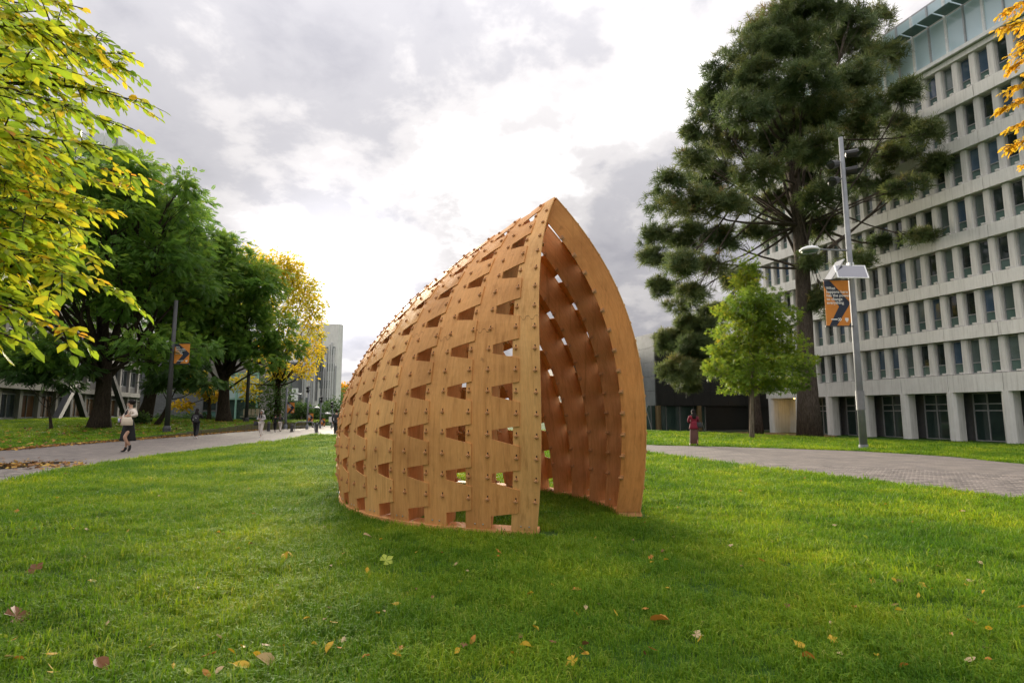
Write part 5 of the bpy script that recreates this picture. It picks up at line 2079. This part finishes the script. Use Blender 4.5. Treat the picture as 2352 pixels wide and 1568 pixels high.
# ------------------------------------------------------------------ pine and maple on the right
pb = gnd(1860, 998)
pb = at(1860, 998, 41.0)
pb.z = float(gz(pb.x, pb.y))
pine_l = [(1850, 20, 90, 40), (1770, 60, 60, 35), (1940, 50, 70, 35), (1720, 110, 55, 35), (1820, 110, 80, 40), (1930, 120, 80, 35), (2010, 60, 40, 30), (2030, 130, 45, 25),
          (1660, 160, 45, 35), (1740, 180, 70, 40), (1850, 190, 80, 40), (1960, 190, 70, 30), (1640, 230, 55, 35), (1710, 250, 65, 35), (1800, 260, 70, 40), (1900, 260, 70, 30), (2000, 240, 55, 22), (2080, 210, 45, 18), (2130, 240, 35, 16),
          (1610, 300, 45, 30), (1680, 320, 65, 35), (1770, 330, 65, 35), (1860, 340, 60, 30), (1960, 300, 60, 22), (2050, 290, 50, 20), (2120, 310, 50, 20), (2170, 330, 25, 14),
          (1600, 370, 45, 28), (1540, 420, 40, 25), (1640, 400, 65, 32), (1740, 400, 60, 30), (1850, 410, 55, 28), (1950, 370, 50, 22), (2060, 360, 50, 20), (2140, 380, 40, 18),
          (1520, 470, 40, 26), (1590, 470, 60, 30), (1680, 470, 55, 26), (1790, 460, 45, 26), (1890, 450, 50, 28), (1990, 420, 50, 24), (2080, 430, 45, 18),
          (1510, 540, 40, 26), (1580, 545, 55, 28), (1660, 550, 50, 22), (1750, 530, 45, 22), (1880, 520, 45, 24), (1500, 590, 35, 22), (1560, 610, 50, 24), (1640, 610, 45, 20), (1530, 660, 45, 20), (1600, 670, 45, 18), (1570, 700, 40, 16),
          (2040, 560, 60, 14), (2110, 545, 40, 12), (1960, 600, 45, 14), (1890, 690, 30, 26), (1870, 590, 28, 22)]
PL = px_lobes(pine_l, 40, 4.5, 21, 1.2)
tree('pine_tree', 'tall dark pine towering over the right path before the concrete block', pb, .62, at(1812, 330, 40.0), PL + split_lobes(PL, 2, .5, 3), (NEEDLE, NEEDLE_F), M_PINE, M_BARKP, 50000, .58, bias=.8, tonebias=.5, twig=10, rag=2.1, rcut=-.15, thin=.6, limbs=PL, flat=1.0)
pb2 = at(1737, 990, 46.0)
pb2.z = float(gz(pb2.x, pb2.y))
tree('pine_tree', 'second pine with low drooping clumps behind the maple', pb2, .42, at(1725, 620, 46.0), px_lobes([(1545, 780, 40, 20), (1600, 800, 50, 26), (1560, 850, 40, 24), (1580, 880, 30, 14), (1620, 760, 35, 20), (1650, 830, 45, 26), (1585, 745, 30, 16), (1700, 640, 40, 20), (1640, 720, 40, 16)], 45, 2, 22, 1.2), (NEEDLE, NEEDLE_F), M_PINE, M_BARKP, 11000, .58, bias=.7, tonebias=.5, twig=8, rag=2.0, rcut=-.15, thin=.6, flat=1.0)
mb_ = gnd(1727, 1007)
dm = mb_.y
tree('maple_tree', 'young maple with green and yellow leaves beside the right path', mb_, .115, at(1730, 800, dm), px_lobes([(1718, 605, 24, 28), (1712, 650, 40, 36), (1735, 690, 58, 40), (1690, 720, 48, 40), (1770, 735, 60, 42), (1715, 770, 75, 42), (1790, 800, 62, 42), (1670, 810, 48, 34), (1735, 840, 80, 40), (1645, 845, 34, 26), (1830, 835, 42, 32), (1700, 880, 52, 24), (1780, 880, 52, 24), (1825, 880, 32, 20), (1740, 720, 50, 60)], dm, 1.1, 24), (MAPLE, MAPLE_F), M_MAPLE, M_BARKM, 20000, .24, tonebias=.44, twig=5, flat=.9, rag=1.3, rcut=-.6)


# ------------------------------------------------------------------ hornbeam boughs reaching in from the left, golden boughs from the right
def bough_tree(name, label, base, fork, trunk_r, tips, mat, leaf_size, tonebias, start_fn, seed, spacing=.055, twigs=9, reach=1.6):
    r = random.Random(seed)
    t = empty(name, base, label, 'tree')
    wood = MB()
    stem = wob(base, fork, 7, .015)
    wood.tube(stem, [trunk_r * (1.3 - .08 * i) for i in range(8)], 12)
    pos, axis, nrm, tone, size = [], [], [], [], []
    for (X, Y, dep) in tips:
        e = at(X, Y, dep)
        s = start_fn(e, r)
        path = wob(s, e, 14, .02, .05, r)
        wood.tube(path, [max(.0035, .020 * (1 - i / 14) + .003) for i in range(15)], 6)
        wood.tube(wob(stem[r.randrange(3, 8)], s, 6, .03, .04, r), [.06 - .006 * i for i in range(7)], 6)
        L = sum((path[i + 1] - path[i]).length for i in range(14))
        nt = int(twigs * L / 1.6)
        lines = [(path, .35)]
        for k in range(nt):
            q = r.uniform(.25, .97) * 14
            i = int(q)
            p = path[i].lerp(path[min(i + 1, 14)], q - i)
            d = (path[min(i + 1, 14)] - path[i]).normalized()
            sd = d.cross(Vector((0, 0, 1))).normalized() * (1 if k % 2 else -1)
            ln = r.uniform(.25, .7) * (1.1 - q / 20) * reach / 1.6
            tip = p + (d * .8 + sd * r.uniform(.3, .9) + Vector((0, 0, r.uniform(-.75, .25)))).normalized() * ln
            tw = wob(p, tip, 5, .04, .05, r)
            wood.tube(tw, [.0045, .004, .0035, .003, .0025, .002], 4, False)
            lines.append((tw, 0.0))
        for pts, startf in lines:
            seg = [(pts[i + 1] - pts[i]).length for i in range(len(pts) - 1)]
            tot = sum(seg)
            a = tot * startf
            side = 1
            tb = r.gauss(tonebias, .16)
            while a <= tot:
                b, i = a, 0
                while i < len(seg) - 1 and b > seg[i]:
                    b -= seg[i]
                    i += 1
                p = pts[i].lerp(pts[i + 1], min(1, b / max(seg[i], 1e-6)))
                d = (pts[i + 1] - pts[i]).normalized()
                sd = d.cross(Vector((0, 0, 1))).normalized() * side
                ax_ = d * r.uniform(.35, .9) + sd * r.uniform(.5, 1.0) + Vector((0, 0, r.uniform(-.55, .02)))
                if a + spacing > tot:
                    ax_ = d + Vector((0, 0, -.2))
                pos.append(p)
                axis.append(ax_)
                nrm.append((r.gauss(0, .55), r.gauss(-.25, .55), 1))
                tone.append(tb + r.gauss(0, .13))
                size.append(leaf_size * r.uniform(.6, 1.15))
                side = -side
                a += spacing * r.uniform(.7, 1.2)
    wchild('trunk', wood.mesh('trunk', M_BARK, True), t)
    me = scatter('foliage', LEAF, LEAF_F, np.array([tuple(p) for p in pos]), np.array([tuple(p) for p in axis]), np.array(nrm), np.array(size), np.clip(tone, 0, 1), mat)
    wchild('foliage', me, t)
    return len(pos)


rr_ = random.Random(5)
tips = [(305, 122, 4.6), (255, 95, 4.2), (300, 165, 4.8), (345, 240, 4.4), (270, 215, 4.8), (300, 300, 3.4), (240, 335, 3.0), (320, 408, 3.9), (275, 430, 4.2), (270, 486, 4.2), (220, 535, 3.4), (150, 480, 3.6), (286, 668, 3.2), (175, 640, 3.0), (205, 775, 3.0), (60, 790, 2.7), (120, 700, 3.4), (190, 20, 3.9), (150, 60, 3.0), (100, 150, 2.5), (60, 330, 2.6), (240, 600, 3.6), (40, 560, 2.6), (150, 350, 4.4), (180, 250, 5.2), (80, 60, 4.4), (120, 540, 4.6), (90, 440, 5.0), (200, 400, 5.4), (160, 160, 5.6), (225, 130, 5.6), (60, 650, 4.0), (140, 600, 3.2), (20, 250, 4.6), (40, 420, 4.6), (210, 460, 4.8), (110, 250, 3.6), (30, 120, 5.2), (110, 20, 5.4), (175, 95, 4.4), (230, 180, 5.0), (250, 270, 5.2), (70, 500, 4.2), (170, 560, 4.4), (20, 700, 3.2)]
tips += [(rr_.uniform(-60, 170), rr_.uniform(-60, 620), rr_.uniform(3.6, 6.5)) for _ in range(34)]
nl = bough_tree('hornbeam_tree', 'bright yellow green leafy boughs reaching in from the left edge', Vector((-8.4, 5.2, 0)), Vector((-8.0, 5.0, 7.5)), .16, tips, M_HORN, .086, .45,
                lambda e, r: e + Vector((-2.0 - r.uniform(0, .9), r.uniform(-.2, .8), r.uniform(.1, .55))), 8, .036, 18)
tips = [(2285, 70, 11), (2300, 30, 12), (2310, 130, 11), (2320, 200, 12), (2300, 250, 11.5), (2298, 345, 11), (2330, 290, 12), (2345, 330, 11), (2340, 100, 13), (2340, 230, 13), (2310, 160, 12.5), (2350, 170, 12), (2350, 60, 12), (2345, 380, 12)]
bough_tree('golden_tree', 'golden yellow leafy boughs hanging in at the upper right edge', Vector((13.6, 11.0, 0)), Vector((13.2, 11.2, 10.0)), .15, tips, M_GOLD, .13, .4,
           lambda e, r: e + Vector((1.5 + r.uniform(0, .6), r.uniform(-.4, .4), r.uniform(.2, .8))), 9, .045, 16)
print('hornbeam leaves', nl)


# ------------------------------------------------------------------ grass
def grass_mat():
    m = Mat('grass_blade')
    a = m.n('ShaderNodeAttribute', attribute_name='tone')
    oi = m.n('ShaderNodeObjectInfo')
    ad = m.n('ShaderNodeMath', operation='ADD')
    h = m.n('ShaderNodeMath', operation='MULTIPLY')
    h.inputs[1].default_value = .45
    m.l(oi.outputs['Random'], h.inputs[0])
    m.l(h.outputs[0], ad.inputs[0])
    m.l(a.outputs['Fac'], ad.inputs[1])
    geo = m.n('ShaderNodeNewGeometry')
    nz = m.n('ShaderNodeTexNoise')
    nz.inputs['Scale'].default_value = .55
    nz.inputs['Detail'].default_value = 5
    m.l(geo.outputs['Position'], nz.inputs[0])
    col = m.ramp(ad.outputs[0], [(0, (.055, .14, .010)), (.45, (.135, .265, .016)), (.8, (.25, .36, .024)), (1.0, (.36, .40, .08))])
    col = m.mix(1.0, col, m.ramp(nz.outputs[0], [(.33, (.55, .70, .70)), (.5, (1, 1, 1)), (.66, (1.65, 1.32, 1.05))]), 'MULTIPLY')
    m.base(col).set(.6, 0, .18)
    tr = m.n('ShaderNodeBsdfTranslucent')
    m.l(m.mix(.6, col, (1.2, 1.1, .25), 'MULTIPLY'), tr.inputs[0])
    mx = m.n('ShaderNodeMixShader')
    mx.inputs[0].default_value = .42
    m.l(m.p.outputs[0], mx.inputs[1])
    m.l(tr.outputs[0], mx.inputs[2])
    m.l(mx.outputs[0], m.out.inputs[0])
    return m.m


M_GRASS = grass_mat()
tufts = bpy.data.collections.new('grass_tufts')


def tuft(i, n, rad, hmin, hmax, w, lean, tone):
    r = np.random.default_rng(100 + i)
    V, Fq, T = [], [], []
    for _ in range(n):
        a, q = r.uniform(0, 2 * math.pi), rad * math.sqrt(r.random())
        p = np.array([q * math.cos(a), q * math.sin(a), -.004])
        h = r.uniform(hmin, hmax)
        b = r.uniform(0, 2 * math.pi)
        ln = r.uniform(.15, 1) * lean
        d = np.array([math.cos(b), math.sin(b), 0])
        s = np.array([-math.sin(b), math.cos(b), 0]) * w * r.uniform(.7, 1.2)
        mid = p + d * h * ln * .35 + np.array([0, 0, h * .62])
        tip = p + d * h * ln * 1.0 + np.array([0, 0, h * (1.05 - .55 * ln)])
        k = len(V)
        V += [p - s, p + s, mid + s * .85, mid - s * .85, tip + s * .12, tip - s * .12]
        Fq += [(k, k + 1, k + 2, k + 3), (k + 3, k + 2, k + 4, k + 5)]
        t = np.clip(r.normal(tone, .14), 0, 1)
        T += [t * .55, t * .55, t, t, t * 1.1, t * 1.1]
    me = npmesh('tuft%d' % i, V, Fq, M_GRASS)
    at_ = me.attributes.new('tone', 'FLOAT', 'POINT')
    at_.data.foreach_set('value', np.array(T, np.float32))
    o = bpy.data.objects.new('tuft%d' % i, me)
    tufts.objects.link(o)


tuft(0, 26, .075, .035, .085, .0023, .9, .30)
tuft(1, 26, .075, .03, .075, .0022, 1.3, .38)
tuft(2, 24, .08, .04, .11, .0026, 1.1, .24)
tuft(3, 22, .085, .025, .05, .0020, 1.6, .45)
tuft(4, 14, .06, .05, .13, .0028, .9, .35)
tuft(5, 11, .06, .02, .05, .0095, 1.2, .42)


def gn_tree():
    g = bpy.data.node_groups.new('grass_scatter', 'GeometryNodeTree')
    g.interface.new_socket('Geometry', in_out='INPUT', socket_type='NodeSocketGeometry')
    g.interface.new_socket('Geometry', in_out='OUTPUT', socket_type='NodeSocketGeometry')
    N = g.nodes.new
    gi, go = N('NodeGroupInput'), N('NodeGroupOutput')
    ci = N('GeometryNodeCollectionInfo')
    ci.inputs['Collection'].default_value = tufts
    ci.inputs['Separate Children'].default_value = True
    ci.inputs['Reset Children'].default_value = True
    mp = N('GeometryNodeMeshToPoints')
    ip = N('GeometryNodeInstanceOnPoints')
    ip.inputs['Pick Instance'].default_value = True

    def attr(nm, dt):
        a = N('GeometryNodeInputNamedAttribute')
        a.data_type = dt
        a.inputs['Name'].default_value = nm
        return a.outputs['Attribute']
    g.links.new(gi.outputs[0], mp.inputs[0])
    g.links.new(mp.outputs[0], ip.inputs['Points'])
    g.links.new(ci.outputs[0], ip.inputs['Instance'])
    g.links.new(attr('kind', 'INT'), ip.inputs['Instance Index'])
    g.links.new(attr('rot', 'FLOAT_VECTOR'), ip.inputs['Rotation'])
    g.links.new(attr('siz', 'FLOAT_VECTOR'), ip.inputs['Scale'])
    g.links.new(ip.outputs[0], go.inputs[0])
    return g


GN = gn_tree()


def grass(name, label, P, siz):
    n = len(P)
    me = bpy.data.meshes.new(name)
    me.vertices.add(n)
    me.vertices.foreach_set('co', P.astype(np.float32).ravel())
    for nm, tp, val in (('kind', 'INT', RNG.choice(6, n, p=[.28, .24, .2, .17, .07, .04]).astype(np.int32)),):
        a = me.attributes.new(nm, tp, 'POINT')
        a.data.foreach_set('value', val)
    a = me.attributes.new('rot', 'FLOAT_VECTOR', 'POINT')
    rot = np.stack([RNG.normal(0, .12, n), RNG.normal(0, .12, n), RNG.uniform(0, 6.283, n)], 1)
    a.data.foreach_set('vector', rot.astype(np.float32).ravel())
    a = me.attributes.new('siz', 'FLOAT_VECTOR', 'POINT')
    zs = np.where(siz > 1.2, 1.2 + (siz - 1.2) * .22, siz)
    a.data.foreach_set('vector', np.stack([siz, siz, zs], 1).astype(np.float32).ravel())
    me.materials.append(M_GRASS)
    o = link(name, me)
    md = o.modifiers.new('scatter', 'NODES')
    md.node_group = GN
    tag(o, label, 'grass', kind='stuff')


def lawn_points():
    polys = [poly_left, poly_right, [ln_, right_near[-1], right_far[-1], (-6, 58), (-16, 62), (-30, 62), lf]]
    out, sizes = [], []
    for (d0, d1, dens, sc) in ((2.6, 5.0, 620, .95), (5.0, 8.5, 420, 1.1), (8.5, 14, 190, 1.45), (14, 26, 75, 2.1), (26, 45, 26, 3.0)):
        # ring sector inside the view
        area = math.radians(96) / 2 * (d1 * d1 - d0 * d0)
        n = int(area * dens)
        r = np.sqrt(RNG.uniform(d0 * d0, d1 * d1, n))
        a = RNG.uniform(-math.radians(48), math.radians(48), n)
        x, y = r * np.sin(a), r * np.cos(a)
        ok = np.ones(n, bool)
        edge = .05
        for p in polys:
            ok &= ~in_poly(x, y, p)
        # keep the open lawn only: right of the bank, this side of the buildings
        q = x * RV.x + y * RV.y
        ok &= q < 39.0
        left = np.zeros(n, bool)
        bl = [tuple(p)[:2] for p in left_far] + [(-16, 62), (-60, 62), (-90, 30), (-60, 5)]
        ok &= ~in_poly(x, y, bl)
        # clumping
        w = .5 + .5 * np.sin(x * 2.1 + 1.3 * np.sin(y * 1.7)) * np.cos(y * 2.4 + np.sin(x * 1.3))
        ok &= RNG.random(n) < .72 + .28 * w
        # no grass on or under the base boards of the pavilion
        for sg in (-1, 1):
            for s_ in np.linspace(0, 5.75, 70):
                c = shell(s_, .01, sg)
                nn = np.array([CA, SA]) * -sg
                ok &= np.hypot(x - c[0] - nn[0] * .14, y - c[1] - nn[1] * .14) > .19
        x, y = x[ok], y[ok]
        out.append(np.stack([x, y, gz(x, y)], 1))
        w2 = .5 + .5 * np.sin(x * 5.3 + 2 * np.sin(y * 3.1)) * np.sin(y * 4.7 + 1.5 * np.sin(x * 2.9))
        sizes.append(sc * RNG.uniform(.65, 1.3, len(x)) * (.70 + .35 * w[ok] + .45 * w2 ** 2))
    return np.concatenate(out), np.concatenate(sizes)


P_, S_g = lawn_points()
print('grass tufts', len(P_))
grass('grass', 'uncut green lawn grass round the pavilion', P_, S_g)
nb = 26000
bxs, bys = RNG.uniform(-46, -10, nb), RNG.uniform(18, 60, nb)
bl_ = [tuple(p)[:2] for p in left_far] + [(-17, 62), (-60, 62), (-90, 30), (-60, 5)]
k_ = in_poly(bxs, bys, bl_) & (np.abs(bxs) < bys * .96)
bxs, bys = bxs[k_], bys[k_]
grass('grass', 'shaded grass on the raised bank under the left trees', np.stack([bxs, bys, bank_z(bxs, bys)], 1), RNG.uniform(1.8, 3.2, len(bxs)))

# brown needle litter under the pines, puddle on the left path
m_ = Mat('needle_litter')
n_ = m_.noise(6, 6, .7)
m_.base(m_.ramp(n_, [(.3, (.09, .065, .03)), (.55, (.20, .13, .065)), (.8, (.26, .17, .09))])).set(.95, 0, .1).bump(n_, .6, .03)
sheet('needle_litter', [gnd(*p) for p in ((1500, 1003), (1560, 995), (1700, 992), (1850, 996), (1925, 1001), (1900, 1006), (1800, 1006), (1700, 1003), (1600, 1004))], .035, m_.m, 'brown patch of needles under the pines')
m_ = Mat('puddle_water')
m_.base((.015, .013, .012)).set(.06, 0, .6)
sheet('puddle', [gnd(*p) for p in ((-30, 1068), (40, 1064), (110, 1061), (178, 1060.5), (150, 1064), (90, 1068), (40, 1075), (-30, 1080))], .017, m_.m, 'dark puddle on the left path')

# ------------------------------------------------------------------ fallen leaves
FL = [leafy('fallen_yellow', [(0, (.55, .34, .02)), (1, (.62, .40, .03))], .25, .5), leafy('fallen_orange', [(0, (.50, .20, .03)), (1, (.55, .26, .05))], .2, .5), leafy('fallen_brown', [(0, (.20, .085, .035)), (1, (.26, .12, .06))], .15, .6), leafy('fallen_tan', [(0, (.50, .36, .20)), (1, (.55, .40, .22))], .2, .6), leafy('fallen_lime', [(0, (.36, .42, .05)), (1, (.38, .44, .06))], .25, .5)]


def fallen_mesh(mat, curl, kind):
    if kind == 0:
        v = [(0, -.5, 0), (.20, -.25, curl), (.27, .05, curl * 1.3), (.17, .33, curl), (0, .55, -.02), (-.17, .33, curl * .7), (-.27, .05, curl), (-.20, -.25, curl * .6), (0, .02, .0)]
        f = [(0, 1, 2, 8), (8, 2, 3, 4), (0, 8, 6, 7), (8, 4, 5, 6)]
        v += [(-.012, -.5, 0), (.012, -.5, 0), (.012, -.72, .03), (-.012, -.72, .03)]
        f += [(9, 10, 11, 12)]
    else:
        wide = [(p[0], p[1] - .25, p[2]) if i == 0 or i % 3 == 2 else (p[0] * 1.75, (p[1] - .25) * 1.75, p[2]) for i, p in enumerate(MAPLE)]
        v = [(p[0], p[1], p[2] + curl * (abs(p[0]) + .6 * abs(p[1]))) for p in wide]
        f = list(MAPLE_F)
    me = npmesh('fallen_leaf', v, f, mat)
    return me


FM = [[fallen_mesh(m, c, k) for c, k in ((.06, 0), (.16, 0), (-.05, 0), (.22, 0), (.12, 1))] for m in FL]
SHAPES = ['flat oval', 'cupped oval', 'drooping oval', 'curled oval', 'star shaped']
NAMES = ['yellow', 'orange', 'brown', 'tan', 'lime green']


def drop(x, y, size, colr, shape, label, z=None):
    o = link('fallen_leaf', FM[colr][shape])
    zz = float(gz(x, y)) if z is None else z
    o.location = (x, y, zz + (.046 if z is None else .016) + random.uniform(-.008, .012))
    o.rotation_euler = (random.gauss(0, .42), random.gauss(0, .42), random.uniform(0, 6.28))
    o.scale = (size, size, size)
    tag(o, label, 'leaf', 'fallen leaves on the lawn')


special = [((1513, 1437), .17, 1, 3, 'large curled orange leaf in the right foreground grass'), ((555, 1548), .13, 0, 0, 'bright yellow leaf standing at the bottom edge left of centre'), ((612, 1538), .17, 3, 1, 'long pale tan leaf beside the bright yellow one at the bottom edge'),
           ((655, 1290), .17, 0, 1, 'pair of yellow leaves catching the light left of the pavilion front'), ((665, 1284), .15, 0, 0, 'upper of two yellow leaves left of the pavilion front'), ((35, 1433), .22, 2, 4, 'large dark red brown leaf at the left edge'), ((232, 1547), .16, 2, 1, 'dark brown curled leaf at the bottom left'), ((480, 1520), .1, 1, 4, 'orange crumpled leaf left of the two at the bottom edge'),
           ((885, 1300), .16, 4, 4, 'lime green leaf cluster in front of the pavilion base'), ((845, 1240), .2, 3, 0, 'thin tan leaf beside the pavilion base'), ((1858, 1530), .13, 1, 1, 'orange brown leaf at the bottom right'), ((1838, 1498), .12, 0, 2, 'yellow leaf above the orange brown one at the bottom right'), ((2068, 1343), .13, 2, 2, 'rust brown leaf in the right foreground'), ((2232, 1345), .14, 3, 0, 'pale tan leaf in the right foreground'), ((757, 1508), .1, 0, 1, 'small yellow leaf in the middle foreground'), ((1270, 1355), .08, 0, 0, 'small golden leaf on the grass before the doorway'), ((80, 1320), .16, 2, 4, 'pinkish brown leaf on the left lawn')]
for (X, Y), s, c, k, lab in special:
    p = gnd(X, Y)
    drop(p.x, p.y, s * .8, c, k, lab)
r_ = random.Random(17)
cnt = 0
while cnt < 200:
    X, Y = r_.uniform(0, 2352), 1035 + 533 * r_.random() ** 1.25
    p = gnd(X, Y)
    if in_poly(np.array([p.x]), np.array([p.y]), poly_left)[0] or in_poly(np.array([p.x]), np.array([p.y]), poly_right)[0] or p.y > 26:
        continue
    if 770 < X < 1480 and Y < 1232:
        continue
    c = r_.choices(range(5), (36, 26, 16, 14, 8))[0]
    far = 'nearest' if p.y < 4.2 else 'near' if p.y < 6 else 'middle' if p.y < 9 else 'far'
    u = p.x / p.y
    side = 'far left' if u < -.5 else 'left' if u < -.15 else 'centre' if u < .15 else 'right' if u < .5 else 'far right'
    sh = r_.randrange(5)
    drop(p.x, p.y, r_.uniform(.035, .072), c, sh, 'small %s %s leaf lying on the %s grass, %s of the picture' % (SHAPES[sh], NAMES[c], far, side))
    cnt += 1


def litter(name, label, pts, size, mats):
    n = len(pts)
    V = scatter(name, [(-.3, -.5, 0), (.3, -.4, .12), (.25, .5, .05), (-.28, .45, .15)], [(0, 1, 2, 3)], pts, RNG.normal(0, 1, (n, 3)) * [1, 1, .25], np.array([[0, 0, 1.0]]) + RNG.normal(0, .35, (n, 3)), size * RNG.uniform(.6, 1.3, n), RNG.random(n), mats)
    tag(link(name, V), label, 'leaves', kind='stuff')


M_LIT = leafy('leaf_litter', [(0, (.10, .045, .02)), (.4, (.28, .12, .03)), (.7, (.45, .24, .05)), (1, (.55, .36, .05))], .2, .6)
pts = []
for i in range(len(left_far) - 1):
    a, b = left_far[i], left_far[i + 1]
    n = int((b - a).length * 75)
    t = RNG.random(n)
    nx = np.array([RV.x, RV.y])
    off = np.abs(RNG.normal(0, .28, n)) + .02 - .12 * (RNG.random(n) < .25)
    x, y = a.x + (b.x - a.x) * t + nx[0] * off, a.y + (b.y - a.y) * t + nx[1] * off
    pts.append(np.stack([x, y, .02 + RNG.uniform(0, .05, n)], 1))
litter('leaf_litter', 'drift of brown and orange leaves along the foot of the mossy kerb', np.concatenate(pts), .12, M_LIT)
g_ = np.array([tuple(gnd(RNG.uniform(-20, 200), RNG.normal(1068, 5))) for _ in range(260)])
g_[:, 2] = .022
litter('leaf_litter', 'wet leaves lying in the puddle on the left path', g_, .10, M_LIT)
x_, y_ = RNG.uniform(-30, 0, 3000), RNG.uniform(20, 52, 3000)
kk = in_poly(x_, y_, bl_)
litter('leaf_litter', 'scattered yellow leaves on the shaded bank', np.stack([x_[kk], y_[kk], bank_z(x_[kk], y_[kk]) + .09], 1), .13, M_LIT)
